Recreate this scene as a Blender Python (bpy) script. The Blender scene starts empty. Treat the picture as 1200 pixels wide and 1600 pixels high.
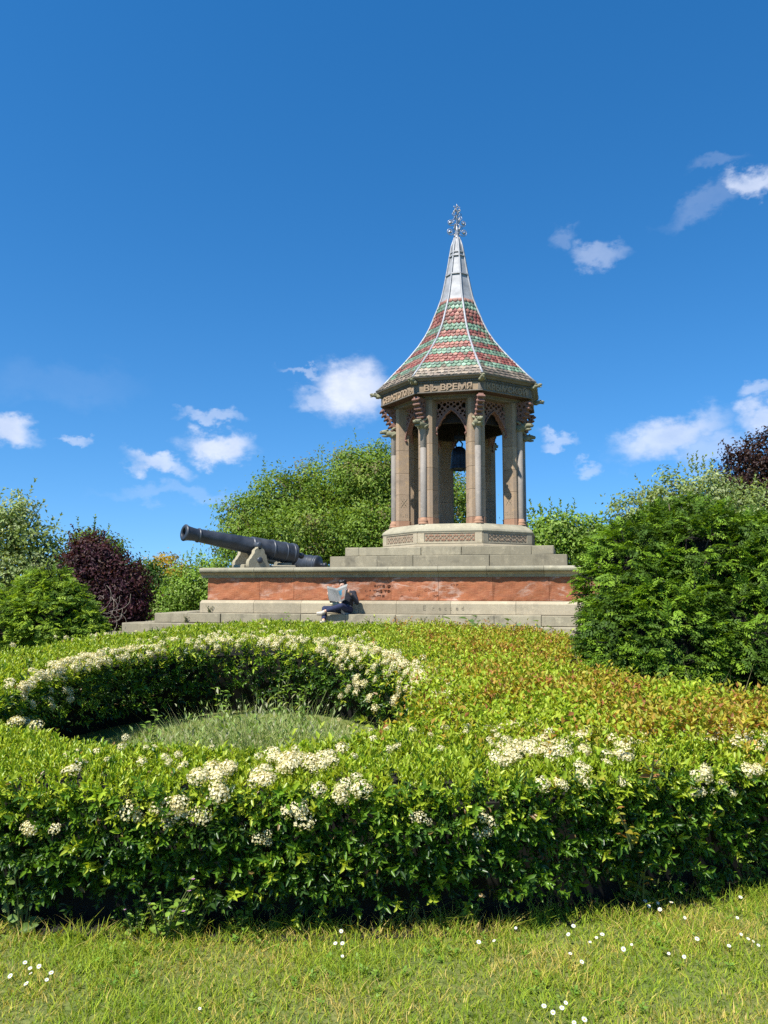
import bpy, bmesh, math, random
import numpy as np
from mathutils import Vector, Matrix

# ------------------------------------------------------------------ camera, sky, sun, exposure
scene = bpy.context.scene
COL = scene.collection
RAD = math.radians
EYE = 1.7
PITCH = math.atan(120 / 1200)
cam_data = bpy.data.cameras.new('camera')
cam = bpy.data.objects.new('camera', cam_data)
COL.objects.link(cam)
cam.location = (0, 0, EYE)
cam.rotation_euler = (RAD(90) + PITCH, 0, 0)
cam_data.sensor_fit = 'VERTICAL'
cam_data.angle = 2 * math.atan(800 / 1200)
cam_data.clip_start = 0.05
cam_data.clip_end = 3000
scene.camera = cam

SUN_AZ = RAD(40)      # to the left of straight-behind-the-camera
SUN_EL = RAD(54)
SUN_STRENGTH = 5.0
SKY_STRENGTH = 0.112
EXPOSURE = 0.8
sun_vec = Vector((-math.sin(SUN_AZ) * math.cos(SUN_EL), -math.cos(SUN_AZ) * math.cos(SUN_EL), math.sin(SUN_EL)))
sun_data = bpy.data.lights.new('sun', 'SUN')
sun_data.energy = SUN_STRENGTH
sun_data.angle = RAD(0.53)
sun_data.color = (1.0, 0.955, 0.88)
sun = bpy.data.objects.new('sun', sun_data)
COL.objects.link(sun)
sun.rotation_euler = (-sun_vec).to_track_quat('-Z', 'Y').to_euler()
sun.location = (-20, -20, 40)

scene.view_settings.view_transform = 'Standard'
scene.view_settings.look = 'None'
scene.view_settings.gamma = 1
scene.view_settings.exposure = EXPOSURE
scene.view_settings.use_curve_mapping = False
scene.render.engine = 'CYCLES'
scene.cycles.max_bounces = 6
scene.cycles.diffuse_bounces = 3
scene.cycles.glossy_bounces = 2
scene.cycles.transmission_bounces = 3
scene.cycles.transparent_max_bounces = 4
scene.cycles.caustics_reflective = False
scene.cycles.caustics_refractive = False
scene.cycles.use_denoising = False
scene.render.film_transparent = False


def ray(u, v):
    """Direction through a point of the 1200x1600 photograph."""
    x, y = (u - 600) / 1200, (800 - v) / 1200
    return Vector((x, math.cos(PITCH) - y * math.sin(PITCH), math.sin(PITCH) + y * math.cos(PITCH)))


def at_y(u, v, Y):
    r = ray(u, v)
    return r * (Y / r.y) + Vector((0, 0, EYE))


def at_z(u, v, Z):
    r = ray(u, v)
    return r * ((Z - EYE) / r.z) + Vector((0, 0, EYE))


def build_world():
    w = bpy.data.worlds.new('World')
    scene.world = w
    w.use_nodes = True
    nt = w.node_tree
    N, Lk = nt.nodes, nt.links
    N.clear()

    def n(t, **k):
        x = N.new(t)
        for a, b in k.items():
            setattr(x, a, b)
        return x

    def math_(op, a, b=None, clamp=False):
        m = n('ShaderNodeMath', operation=op)
        m.use_clamp = clamp
        for i, q in enumerate((a, b)):
            if q is None:
                continue
            if isinstance(q, (int, float)):
                m.inputs[i].default_value = q
            else:
                Lk.new(q, m.inputs[i])
        return m.outputs[0]

    out = n('ShaderNodeOutputWorld')
    bg = n('ShaderNodeBackground')
    bg.inputs['Strength'].default_value = SKY_STRENGTH
    Lk.new(bg.outputs[0], out.inputs[0])
    sky = n('ShaderNodeTexSky', sky_type='NISHITA')
    sky.sun_disc = False
    sky.sun_elevation = SUN_EL
    sky.sun_rotation = math.atan2(sun_vec.x, sun_vec.y)
    sky.altitude = 60
    sky.air_density = 1.0
    sky.dust_density = 0.1
    sky.ozone_density = 3.0
    lift = n('ShaderNodeVectorMath', operation='MULTIPLY_ADD')
    tc0 = n('ShaderNodeTexCoord')
    Lk.new(tc0.outputs['Generated'], lift.inputs[0])
    lift.inputs[1].default_value = (1, 1, .92)
    lift.inputs[2].default_value = (0, 0, .13)
    Lk.new(lift.outputs[0], sky.inputs[0])
    hs = n('ShaderNodeHueSaturation')
    hs.inputs['Saturation'].default_value = 1.34
    hs.inputs['Value'].default_value = 1.0
    Lk.new(sky.outputs[0], hs.inputs['Color'])
    tc = n('ShaderNodeTexCoord')
    D = tc.outputs['Generated']
    nrm = n('ShaderNodeVectorMath', operation='NORMALIZE')
    Lk.new(D, nrm.inputs[0])
    D = nrm.outputs[0]
    # lumpy noise on the direction
    nz = n('ShaderNodeTexNoise')
    nz.inputs['Scale'].default_value = 22
    nz.inputs['Detail'].default_value = 5
    nz.inputs['Roughness'].default_value = 0.6
    mp = n('ShaderNodeMapping')
    mp.inputs['Scale'].default_value = (1, 1, 1.5)
    Lk.new(D, mp.inputs[0])
    Lk.new(mp.outputs[0], nz.inputs['Vector'])
    clouds = [(550, 610, 80, 64, 1.0, 0), (478, 580, 52, 10, .4, 0), (500, 625, 48, 26, .55, 0),
              (342, 697, 74, 32, .9, -.1), (248, 728, 66, 20, .72, -.1), (330, 650, 66, 14, .45, 0),
              (6, 668, 58, 28, .9, -.3), (115, 684, 28, 11, .5, 0),
              (1175, 282, 48, 24, .8, -.25), (1105, 315, 80, 22, .15, .35), (1115, 250, 44, 14, .13, 0),
              (937, 393, 52, 22, .34, 0), (882, 373, 32, 18, .16, 0), (1045, 682, 105, 38, .72, .25),
              (1192, 655, 45, 30, .7, 0), (1188, 612, 30, 18, .45, 0), (876, 686, 36, 14, .45, 0),
              (920, 731, 24, 14, .4, 0), (1120, 700, 90, 34, .4, 0), (290, 770, 160, 16, .16, 0), (100, 600, 130, 40, .05, 0)]
    # push the direction about by the noise so that every outline frays
    dv = n('ShaderNodeVectorMath', operation='MULTIPLY_ADD')
    sb = n('ShaderNodeVectorMath', operation='SUBTRACT')
    Lk.new(nz.outputs['Color'], sb.inputs[0])
    sb.inputs[1].default_value = (.5, .5, .5)
    Lk.new(sb.outputs[0], dv.inputs[0])
    dv.inputs[1].default_value = (.06, .06, .075)
    Lk.new(D, dv.inputs[2])
    DD = dv.outputs[0]
    total = None
    for (u, v, ru, rv, s, tilt) in clouds:
        c = ray(u, v).normalized()
        R = c.cross(Vector((0, 0, 1))).normalized()
        U = R.cross(c).normalized()
        ru, rv = ru * .92, rv * .92
        R2 = (R * math.cos(tilt) + U * math.sin(tilt)) * (1200 / ru)
        U2 = (U * math.cos(tilt) - R * math.sin(tilt)) * (1200 / rv)
        cb = n('ShaderNodeCombineXYZ')
        for i, q in enumerate((R2, U2)):
            vm = n('ShaderNodeVectorMath', operation='DOT_PRODUCT')
            Lk.new(DD, vm.inputs[0])
            vm.inputs[1].default_value = q
            Lk.new(vm.outputs['Value'], cb.inputs[i])
        ln = n('ShaderNodeVectorMath', operation='LENGTH')
        Lk.new(cb.outputs[0], ln.inputs[0])
        mr = n('ShaderNodeMapRange', interpolation_type='SMOOTHSTEP')
        mr.inputs['From Min'].default_value = 1.08
        mr.inputs['From Max'].default_value = 0.30
        mr.inputs['To Min'].default_value = 0
        mr.inputs['To Max'].default_value = s
        Lk.new(ln.outputs['Value'], mr.inputs['Value'])
        total = mr.outputs[0] if total is None else math_('MAXIMUM', total, mr.outputs[0])
    # the same scattered small clouds go on all round, outside the part of the sky in view
    nz3 = n('ShaderNodeTexNoise')
    nz3.inputs['Scale'].default_value = 5.5
    nz3.inputs['Detail'].default_value = 3
    nz3.inputs['Roughness'].default_value = 0.55
    Lk.new(mp.outputs[0], nz3.inputs['Vector'])
    mr = n('ShaderNodeMapRange', interpolation_type='SMOOTHSTEP')
    mr.inputs['From Min'].default_value = 0.6
    mr.inputs['From Max'].default_value = 0.75
    Lk.new(nz3.outputs['Fac'], mr.inputs['Value'])
    fr = n('ShaderNodeVectorMath', operation='DOT_PRODUCT')
    Lk.new(D, fr.inputs[0])
    fr.inputs[1].default_value = ray(600, 800).normalized()
    far = n('ShaderNodeMapRange', interpolation_type='SMOOTHSTEP')
    far.inputs['From Min'].default_value = 0.76
    far.inputs['From Max'].default_value = 0.66
    Lk.new(fr.outputs['Value'], far.inputs['Value'])
    total = math_('MAXIMUM', total, math_('MULTIPLY', math_('MULTIPLY', mr.outputs[0], far.outputs[0]), .8), True)
    mix = n('ShaderNodeMix', data_type='RGBA')
    Lk.new(math_('MULTIPLY', total, 0.92), mix.inputs['Factor'])
    Lk.new(hs.outputs[0], mix.inputs[6])
    cr_ = n('ShaderNodeValToRGB')
    cr_.color_ramp.elements[0].position = .36
    cr_.color_ramp.elements[1].position = .62
    cr_.color_ramp.elements[0].color = (3.7, 4.15, 5.2, 1)
    cr_.color_ramp.elements[1].color = (4.7, 5.0, 5.8, 1)
    Lk.new(nz.outputs['Fac'], cr_.inputs[0])
    Lk.new(cr_.outputs[0], mix.inputs[7])
    Lk.new(mix.outputs[2], bg.inputs['Color'])


build_world()

# ------------------------------------------------------------------ helpers
RNG = np.random.default_rng(7)
random.seed(7)
PI = math.pi


def tag(o, label=None, cat=None, group=None, kind=None):
    if label: o['label'] = label
    if cat: o['category'] = cat
    if group: o['group'] = group
    if kind: o['kind'] = kind
    return o


def link(name, me, parent=None, loc=None, rot=None):
    o = bpy.data.objects.new(name, me)
    COL.objects.link(o)
    if parent is not None: o.parent = parent
    if loc is not None: o.location = loc
    if rot is not None: o.rotation_euler = rot
    return o


def empty(name, loc=(0, 0, 0), rz=0, parent=None):
    o = link(name, None, parent, loc, (0, 0, rz))
    o.empty_display_size = 0.2
    return o


def mesh_np(name, V, quads=None, tris=None, col=None, mat=None, smooth=False):
    V = np.asarray(V, np.float32).reshape(-1, 3)
    me = bpy.data.meshes.new(name)
    q = np.zeros((0, 4), np.int32) if quads is None else np.asarray(quads, np.int32).reshape(-1, 4)
    t = np.zeros((0, 3), np.int32) if tris is None else np.asarray(tris, np.int32).reshape(-1, 3)
    nl = q.size + t.size
    me.vertices.add(len(V))
    me.vertices.foreach_set('co', V.ravel())
    me.loops.add(nl)
    me.loops.foreach_set('vertex_index', np.concatenate([q.ravel(), t.ravel()]))
    me.polygons.add(len(q) + len(t))
    starts = np.concatenate([np.arange(len(q)) * 4, q.size + np.arange(len(t)) * 3]).astype(np.int32)
    me.polygons.foreach_set('loop_start', starts)
    if smooth:
        me.polygons.foreach_set('use_smooth', np.ones(len(q) + len(t), bool))
    me.update(calc_edges=True)
    if col is not None:
        a = me.attributes.new('Col', 'FLOAT_COLOR', 'POINT')
        c = np.ones((len(V), 4), np.float32)
        c[:, :3] = col
        a.data.foreach_set('color', c.ravel())
    if mat is not None: me.materials.append(mat)
    return me


def mesh_py(name, V, F, mat=None, smooth=False):
    me = bpy.data.meshes.new(name)
    me.from_pydata([tuple(v) for v in V], [], F)
    me.update()
    if smooth:
        for p in me.polygons: p.use_smooth = True
    if mat is not None: me.materials.append(mat)
    return me


class MB:
    """collects vertices and faces of one mesh"""
    def __init__(self):
        self.V, self.F = [], []

    def add(self, V, F):
        o = len(self.V)
        self.V += [Vector(v) for v in V]
        self.F += [[i + o for i in f] for f in F]
        return self

    def box(self, c, s, bev=0.0, M=None):
        V, F = cbox(s[0], s[1], s[2], bev)
        c = Vector(c)
        V = [(M @ Vector(v) if M else Vector(v)) + c for v in V]
        return self.add(V, F)

    def tube(self, P, R, n=8, cap=True):
        V, F = tube(P, R, n, cap)
        return self.add(V, F)

    def lathe(self, prof, n=24, M=None):
        V, F = lathe(prof, n)
        if M: V = [M @ Vector(v) for v in V]
        return self.add(V, F)

    def me(self, name, mat, smooth=False):
        return mesh_py(name, self.V, self.F, mat, smooth)


def cbox(sx, sy, sz, b=0.0):
    x, y, z = sx / 2, sy / 2, sz / 2
    if b <= 0:
        V = [(-x, -y, -z), (x, -y, -z), (x, y, -z), (-x, y, -z), (-x, -y, z), (x, -y, z), (x, y, z), (-x, y, z)]
        F = [(0, 3, 2, 1), (4, 5, 6, 7), (0, 1, 5, 4), (1, 2, 6, 5), (2, 3, 7, 6), (3, 0, 4, 7)]
        return V, F
    V, idx = [], {}
    for i, sx_ in enumerate((-1, 1)):
        for j, sy_ in enumerate((-1, 1)):
            for k, sz_ in enumerate((-1, 1)):
                for a in range(3):
                    p = [sx_ * (x - b), sy_ * (y - b), sz_ * (z - b)]
                    p[a] = (sx_ * x, sy_ * y, sz_ * z)[a]
                    idx[(sx_, sy_, sz_, a)] = len(V)
                    V.append(tuple(p))
    F = []
    g = lambda *q: idx[q]
    for s in (-1, 1):
        F.append([g(s, -1, -1, 0), g(s, 1, -1, 0), g(s, 1, 1, 0), g(s, -1, 1, 0)][::s])
        F.append([g(-1, s, -1, 1), g(-1, s, 1, 1), g(1, s, 1, 1), g(1, s, -1, 1)][::s])
        F.append([g(-1, -1, s, 2), g(1, -1, s, 2), g(1, 1, s, 2), g(-1, 1, s, 2)][::s])
    for a in (-1, 1):
        for c in (-1, 1):
            F.append([g(-1, a, c, 1), g(1, a, c, 1), g(1, a, c, 2), g(-1, a, c, 2)][::-a * c])
            F.append([g(a, -1, c, 0), g(a, 1, c, 0), g(a, 1, c, 2), g(a, -1, c, 2)][::a * c])
            F.append([g(a, c, -1, 0), g(a, c, 1, 0), g(a, c, 1, 1), g(a, c, -1, 1)][::-a * c])
    for a in (-1, 1):
        for c in (-1, 1):
            for d in (-1, 1):
                F.append([g(a, c, d, 0), g(a, c, d, 1), g(a, c, d, 2)][::a * c * d])
    return V, F


def tube(P, R, n=8, cap=True):
    P = [Vector(p) for p in P]
    if isinstance(R, (int, float)): R = [R] * len(P)
    V, F = [], []
    prev = None
    for i, p in enumerate(P):
        t = (P[min(i + 1, len(P) - 1)] - P[max(i - 1, 0)])
        if t.length < 1e-9: t = Vector((0, 0, 1))
        t.normalize()
        if prev is None:
            a = Vector((0, 0, 1)) if abs(t.z) < .9 else Vector((1, 0, 0))
            nx = t.cross(a).normalized()
        else:
            nx = (prev - t * prev.dot(t))
            nx = nx.normalized() if nx.length > 1e-6 else t.orthogonal().normalized()
        prev = nx
        ny = t.cross(nx)
        for k in range(n):
            q = 2 * PI * k / n
            V.append(p + (nx * math.cos(q) + ny * math.sin(q)) * R[i])
    for i in range(len(P) - 1):
        for k in range(n):
            a, b = i * n + k, i * n + (k + 1) % n
            F.append([a, b, b + n, a + n])
    if cap:
        F.append(list(range(n))[::-1])
        F.append([(len(P) - 1) * n + k for k in range(n)])
    return V, F


def lathe(prof, n=24):
    """prof = [(r, z)] bottom to top, about z"""
    V, F = [], []
    for r, z in prof:
        for k in range(n):
            q = 2 * PI * k / n
            V.append(Vector((r * math.cos(q), r * math.sin(q), z)))
    for i in range(len(prof) - 1):
        for k in range(n):
            a, b = i * n + k, i * n + (k + 1) % n
            F.append([a, b, b + n, a + n])
    F.append(list(range(n))[::-1])
    F.append([(len(prof) - 1) * n + k for k in range(n)])
    return V, F


def to_mesh(tmp, name, mat):
    dg = bpy.context.evaluated_depsgraph_get()
    dg.update()
    me = bpy.data.meshes.new_from_object(tmp.evaluated_get(dg), depsgraph=dg)
    me.name = name
    d = tmp.data
    bpy.data.objects.remove(tmp)
    me.materials.clear()
    me.materials.append(mat)
    return me


def plate(name, outer, holes, thick, mat):
    """flat outline with holes in XZ, extruded along Y, as a mesh"""
    cu = bpy.data.curves.new('plate', 'CURVE')
    cu.dimensions = '2D'
    cu.fill_mode = 'BOTH'
    cu.extrude = thick / 2
    for loop in [outer] + holes:
        s = cu.splines.new('POLY')
        s.points.add(len(loop) - 1)
        for p, (x, z) in zip(s.points, loop): p.co = (x, z, 0, 1)
        s.use_cyclic_u = True
    o = link('plate', cu)
    me = to_mesh(o, name, mat)
    bpy.data.curves.remove(cu)
    me.transform(Matrix.Rotation(RAD(90), 4, 'X'))
    return me


def text_mesh(body, size, extrude, mat, width=None, shear=0, offset=0.0):
    cu = bpy.data.curves.new('txt', 'FONT')
    cu.body = body
    cu.size = size
    cu.extrude = extrude
    cu.offset = offset
    cu.align_x = 'CENTER'
    cu.resolution_u = 3
    o = link('txt', cu)
    me = to_mesh(o, 'lettering', mat)
    bpy.data.curves.remove(cu)
    me.transform(Matrix.Rotation(RAD(90), 4, 'X'))
    if width:
        xs = [v.co.x for v in me.vertices]
        w = (max(xs) - min(xs)) if xs else 1
        cx = (max(xs) + min(xs)) / 2
        for v in me.vertices: v.co.x = (v.co.x - cx) * width / w
    return me


# ------------------------------------------------------------------ materials
def new_mat(name):
    m = bpy.data.materials.new(name)
    m.use_nodes = True
    nt = m.node_tree
    b = nt.nodes['Principled BSDF']
    return m, nt, b


def _noise(nt, vec, scale, detail=4, rough=.55):
    x = nt.nodes.new('ShaderNodeTexNoise')
    x.inputs['Scale'].default_value = scale
    x.inputs['Detail'].default_value = detail
    x.inputs['Roughness'].default_value = rough
    if vec is not None: nt.links.new(vec, x.inputs['Vector'])
    return x.outputs['Fac']


def _ramp(nt, fac, a, b, c0=(0, 0, 0, 1), c1=(1, 1, 1, 1)):
    r = nt.nodes.new('ShaderNodeValToRGB')
    r.color_ramp.elements[0].position = a
    r.color_ramp.elements[1].position = b
    r.color_ramp.elements[0].color = c0
    r.color_ramp.elements[1].color = c1
    nt.links.new(fac, r.inputs[0])
    return r.outputs[0]


def _mix(nt, fac, a, b, mode='MIX'):
    m = nt.nodes.new('ShaderNodeMix')
    m.data_type = 'RGBA'
    m.blend_type = mode
    for s, q in ((m.inputs[0], fac), (m.inputs[6], a), (m.inputs[7], b)):
        if isinstance(q, (int, float)): s.default_value = q
        elif isinstance(q, tuple): s.default_value = q if len(q) == 4 else (*q, 1)
        else: nt.links.new(q, s)
    return m.outputs[2]


def _pos(nt):
    return nt.nodes.new('ShaderNodeNewGeometry').outputs['Position']


def stone_mat(name, base, alt, spot=None, grime=(0.06, 0.055, 0.045), bump=.35, scale=1.0, objvar=.25, rough=.9, grime_amt=.5):
    m, nt, b = new_mat(name)
    P = _pos(nt)
    c = _mix(nt, _ramp(nt, _noise(nt, P, 2.2 * scale, 5), .35, .65), base, alt)
    c = _mix(nt, _ramp(nt, _noise(nt, P, 38 * scale, 3), .3, .75), c, tuple(x * .72 for x in base))
    if spot:
        c = _mix(nt, _ramp(nt, _noise(nt, P, 5 * scale, 6, .7), .55, .72), c, spot)
    g = nt.nodes.new('ShaderNodeMath'); g.operation = 'MULTIPLY'
    nt.links.new(_ramp(nt, _noise(nt, P, 1.3 * scale, 8, .72), .52, .72), g.inputs[0])
    g.inputs[1].default_value = grime_amt
    c = _mix(nt, g.outputs[0], c, grime)
    smp = nt.nodes.new('ShaderNodeMapping')
    smp.inputs['Scale'].default_value = (3.2, 3.2, .45)
    nt.links.new(P, smp.inputs[0])
    sg = nt.nodes.new('ShaderNodeMath'); sg.operation = 'MULTIPLY'
    nt.links.new(_ramp(nt, _noise(nt, smp.outputs[0], 1.6 * scale, 6, .7), .5, .74), sg.inputs[0])
    sg.inputs[1].default_value = grime_amt * .8
    c = _mix(nt, sg.outputs[0], c, tuple(x * .42 for x in base))
    oi = nt.nodes.new('ShaderNodeObjectInfo')
    mr = nt.nodes.new('ShaderNodeMapRange')
    mr.inputs['To Min'].default_value = 1 - objvar
    mr.inputs['To Max'].default_value = 1 + objvar * .6
    nt.links.new(oi.outputs['Random'], mr.inputs['Value'])
    cc = nt.nodes.new('ShaderNodeCombineColor')
    for i in range(3): nt.links.new(mr.outputs[0], cc.inputs[i])
    c = _mix(nt, 1.0, c, cc.outputs[0], 'MULTIPLY')
    nt.links.new(c, b.inputs['Base Color'])
    b.inputs['Roughness'].default_value = rough
    b.inputs['Specular IOR Level'].default_value = .25
    bp = nt.nodes.new('ShaderNodeBump')
    bp.inputs['Strength'].default_value = bump
    bp.inputs['Distance'].default_value = .02
    h = _mix(nt, .45, _noise(nt, P, 14 * scale, 6, .65), _noise(nt, P, 75 * scale, 2))
    nt.links.new(h, bp.inputs['Height'])
    nt.links.new(bp.outputs[0], b.inputs['Normal'])
    return m


def leaf_mat(name, rough=.42, trans=.32, spec=.45, var=.25):
    m, nt, b = new_mat(name)
    a = nt.nodes.new('ShaderNodeAttribute')
    a.attribute_name = 'Col'
    c = a.outputs['Color']
    nt.links.new(c, b.inputs['Base Color'])
    b.inputs['Roughness'].default_value = rough
    b.inputs['Specular IOR Level'].default_value = spec
    t = nt.nodes.new('ShaderNodeBsdfTranslucent')
    tc = _mix(nt, 1.0, c, (1.45, 1.35, .45, 1), 'MULTIPLY')
    nt.links.new(tc, t.inputs['Color'])
    ms = nt.nodes.new('ShaderNodeMixShader')
    ms.inputs[0].default_value = trans
    nt.links.new(b.outputs[0], ms.inputs[1])
    nt.links.new(t.outputs[0], ms.inputs[2])
    nt.links.new(ms.outputs[0], nt.nodes['Material Output'].inputs[0])
    return m


def plain_mat(name, col, rough=.6, metal=0, var=.15, scale=12, spec=.4, alt=None, bump=0, r2=None):
    m, nt, b = new_mat(name)
    P = _pos(nt)
    f = _ramp(nt, _noise(nt, P, scale, 5, .62), .32, .7)
    alt = alt or tuple(x * (1 - var * 2) for x in col)
    nt.links.new(_mix(nt, f, col, alt), b.inputs['Base Color'])
    b.inputs['Roughness'].default_value = rough
    if r2 is not None:
        mr = nt.nodes.new('ShaderNodeMapRange')
        mr.inputs['To Min'].default_value = rough
        mr.inputs['To Max'].default_value = r2
        nt.links.new(f, mr.inputs['Value'])
        nt.links.new(mr.outputs[0], b.inputs['Roughness'])
    b.inputs['Metallic'].default_value = metal
    b.inputs['Specular IOR Level'].default_value = spec
    if bump:
        bp = nt.nodes.new('ShaderNodeBump')
        bp.inputs['Strength'].default_value = bump
        bp.inputs['Distance'].default_value = .01
        nt.links.new(_noise(nt, P, scale * 3, 5), bp.inputs['Height'])
        nt.links.new(bp.outputs[0], b.inputs['Normal'])
    return m


def attr_mat(name, rough=.6, spec=.4, noise=.3, bump=.2):
    m, nt, b = new_mat(name)
    P = _pos(nt)
    a = nt.nodes.new('ShaderNodeAttribute')
    a.attribute_name = 'Col'
    f = _ramp(nt, _noise(nt, P, 25, 5, .65), .35, .75)
    c = _mix(nt, f, a.outputs['Color'], _mix(nt, noise, a.outputs['Color'], (.1, .09, .08)))
    nt.links.new(c, b.inputs['Base Color'])
    b.inputs['Roughness'].default_value = rough
    b.inputs['Specular IOR Level'].default_value = spec
    return m


M = {}
M['step'] = stone_mat('weathered step stone', (.34, .30, .205), (.26, .235, .165), spot=(.42, .37, .25), grime_amt=.75)
M['course'] = stone_mat('pale sandstone', (.42, .36, .25), (.36, .31, .21), spot=(.47, .40, .27), grime_amt=.35)
M['coping'] = stone_mat('coping stone', (.36, .33, .235), (.30, .27, .185), spot=(.42, .38, .26), grime_amt=.5)
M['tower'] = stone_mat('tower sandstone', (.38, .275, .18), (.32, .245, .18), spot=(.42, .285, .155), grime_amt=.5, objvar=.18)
M['shaft'] = stone_mat('grey granite shaft', (.31, .275, .235), (.26, .235, .205), spot=(.35, .30, .24), grime_amt=.4, objvar=.12, rough=.7)
M['pierbase'] = stone_mat('pink sandstone', (.42, .235, .145), (.37, .225, .15), spot=(.42, .27, .18), grime_amt=.25)
M['pink'] = stone_mat('carved red sandstone', (.27, .145, .11), (.21, .12, .10), spot=(.32, .19, .145), grime_amt=.3, objvar=.1)
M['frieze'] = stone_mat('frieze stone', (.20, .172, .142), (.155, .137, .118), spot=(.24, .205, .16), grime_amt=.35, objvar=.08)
M['mossy'] = stone_mat('lichened stone', (.27, .26, .17), (.22, .21, .13), spot=(.31, .30, .19), grime_amt=.5)
M['soffit'] = stone_mat('soffit', (.12, .065, .05), (.09, .055, .045), grime_amt=.4)
M['core'] = stone_mat('mortar', (.21, .19, .15), (.17, .155, .12), grime_amt=.4)
M['bellwood'] = plain_mat('dark oak', (.018, .012, .009), .8)


def red_sandstone():
    m, nt, b = new_mat('red sandstone')
    P = _pos(nt)
    mp = nt.nodes.new('ShaderNodeMapping')
    mp.inputs['Scale'].default_value = (1, 1, 2.6)
    mp.inputs['Rotation'].default_value = (0, RAD(14), 0)
    nt.links.new(P, mp.inputs[0])
    Q = mp.outputs[0]
    c = _mix(nt, _ramp(nt, _noise(nt, Q, 2.3, 6, .6), .33, .68), (.34, .122, .055), (.27, .10, .054))
    c = _mix(nt, _ramp(nt, _noise(nt, Q, 9, 5), .45, .8), c, (.37, .165, .085))
    # pale salt bloom in wandering streaks
    n = _noise(nt, Q, 1.5, 5, .55)
    r = nt.nodes.new('ShaderNodeValToRGB')
    e = r.color_ramp.elements
    e[0].position = .44; e[0].color = (0, 0, 0, 1)
    e[1].position = .505; e[1].color = (.75, .75, .75, 1)
    q = e.new(.56); q.color = (0, 0, 0, 1)
    nt.links.new(n, r.inputs[0])
    mk = _mix(nt, 1.0, r.outputs[0], _ramp(nt, _noise(nt, P, 2.1, 3), .46, .66), 'MULTIPLY')
    c = _mix(nt, mk, c, (.48, .34, .27))
    c = _mix(nt, _ramp(nt, _noise(nt, P, 30, 3), .62, .75), c, (.15, .06, .037))
    oi = nt.nodes.new('ShaderNodeObjectInfo')
    mr = nt.nodes.new('ShaderNodeMapRange')
    mr.inputs['To Min'].default_value = .84
    mr.inputs['To Max'].default_value = 1.1
    nt.links.new(oi.outputs['Random'], mr.inputs['Value'])
    cc = nt.nodes.new('ShaderNodeCombineColor')
    for i in range(3): nt.links.new(mr.outputs[0], cc.inputs[i])
    c = _mix(nt, 1.0, c, cc.outputs[0], 'MULTIPLY')
    nt.links.new(c, b.inputs['Base Color'])
    b.inputs['Roughness'].default_value = .92
    b.inputs['Specular IOR Level'].default_value = .15
    bp = nt.nodes.new('ShaderNodeBump')
    bp.inputs['Strength'].default_value = .5
    bp.inputs['Distance'].default_value = .02
    nt.links.new(_noise(nt, Q, 12, 7, .68), bp.inputs['Height'])
    nt.links.new(bp.outputs[0], b.inputs['Normal'])
    return m


M['red'] = red_sandstone()
M['incised'] = plain_mat('worn incised letter', (.23, .085, .045), .95)
M['incised2'] = plain_mat('incised letter in pale stone', (.22, .19, .13), .95)
M['lead'] = plain_mat('weathered lead', (.33, .335, .345), .55, .1, alt=(.17, .175, .185), scale=3, bump=.15)
M['leadroll'] = plain_mat('lead roll', (.34, .35, .365), .5, .1, alt=(.22, .225, .24), scale=6)
M['tile'] = attr_mat('glazed and plain roof tile', .55, .4)
M['underlay'] = plain_mat('roof underlay', (.07, .06, .055), .9)
M['iron'] = plain_mat('weathered galvanised iron', (.40, .41, .43), .45, .5, alt=(.22, .22, .23), scale=20)
M['bell'] = plain_mat('dark bronze bell', (.035, .04, .05), .42, .7, alt=(.02, .022, .026), scale=9)
M['cannon'] = plain_mat('black painted gun iron', (.016, .019, .025), .40, .0, alt=(.040, .048, .062), scale=3.2, spec=.45, bump=.12, r2=.55)
M['ring'] = plain_mat('worn gun ring', (.055, .067, .085), .42, .0, alt=(.03, .036, .046), scale=5, spec=.5)
M['cheek'] = stone_mat('carriage stone', (.37, .33, .23), (.31, .28, .19), spot=(.42, .38, .27), grime_amt=.4)
M['bore'] = plain_mat('bore', (.012, .012, .013), .9)
M['bark'] = plain_mat('bark', (.11, .085, .06), .95, scale=18, bump=.6)
M['shade_twig'] = plain_mat('twigs in painted shade', (.011, .010, .007), .95, scale=22)  # far darker than real twigs: inner shade put into the colour
M['leaf'] = leaf_mat('leaf', .5, .36, .22)
M['gloss'] = leaf_mat('glossy hedge leaf', .34, .34, .34)
M['needle'] = leaf_mat('yew needle', .55, .3, .2)
M['grass'] = leaf_mat('grass blade', .6, .35, .08)
M['petal'] = leaf_mat('petal', .7, .3, .2)
M['shade_soil'] = plain_mat('shade_soil', (.016, .013, .009), .95, scale=20, bump=.6)


def ground_mat():
    m, nt, b = new_mat('lawn ground')
    P = _pos(nt)
    c = _mix(nt, _ramp(nt, _noise(nt, P, 1.4, 5), .35, .68), (.12, .16, .035), (.20, .19, .07))
    c = _mix(nt, _ramp(nt, _noise(nt, P, 22, 4), .4, .7), c, (.08, .11, .028))
    nt.links.new(c, b.inputs['Base Color'])
    b.inputs['Roughness'].default_value = .95
    b.inputs['Specular IOR Level'].default_value = .1
    bp = nt.nodes.new('ShaderNodeBump')
    bp.inputs['Strength'].default_value = .6
    bp.inputs['Distance'].default_value = .03
    nt.links.new(_noise(nt, P, 40, 4), bp.inputs['Height'])
    nt.links.new(bp.outputs[0], b.inputs['Normal'])
    return m


M['ground'] = ground_mat()


# ------------------------------------------------------------------ terrain
def gz(x, y):
    y = np.asarray(y, float)
    r = 0.30 * np.clip((y - 10.8) / 3.6, 0, 1)
    return r + 0.0 * np.asarray(x)


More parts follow.
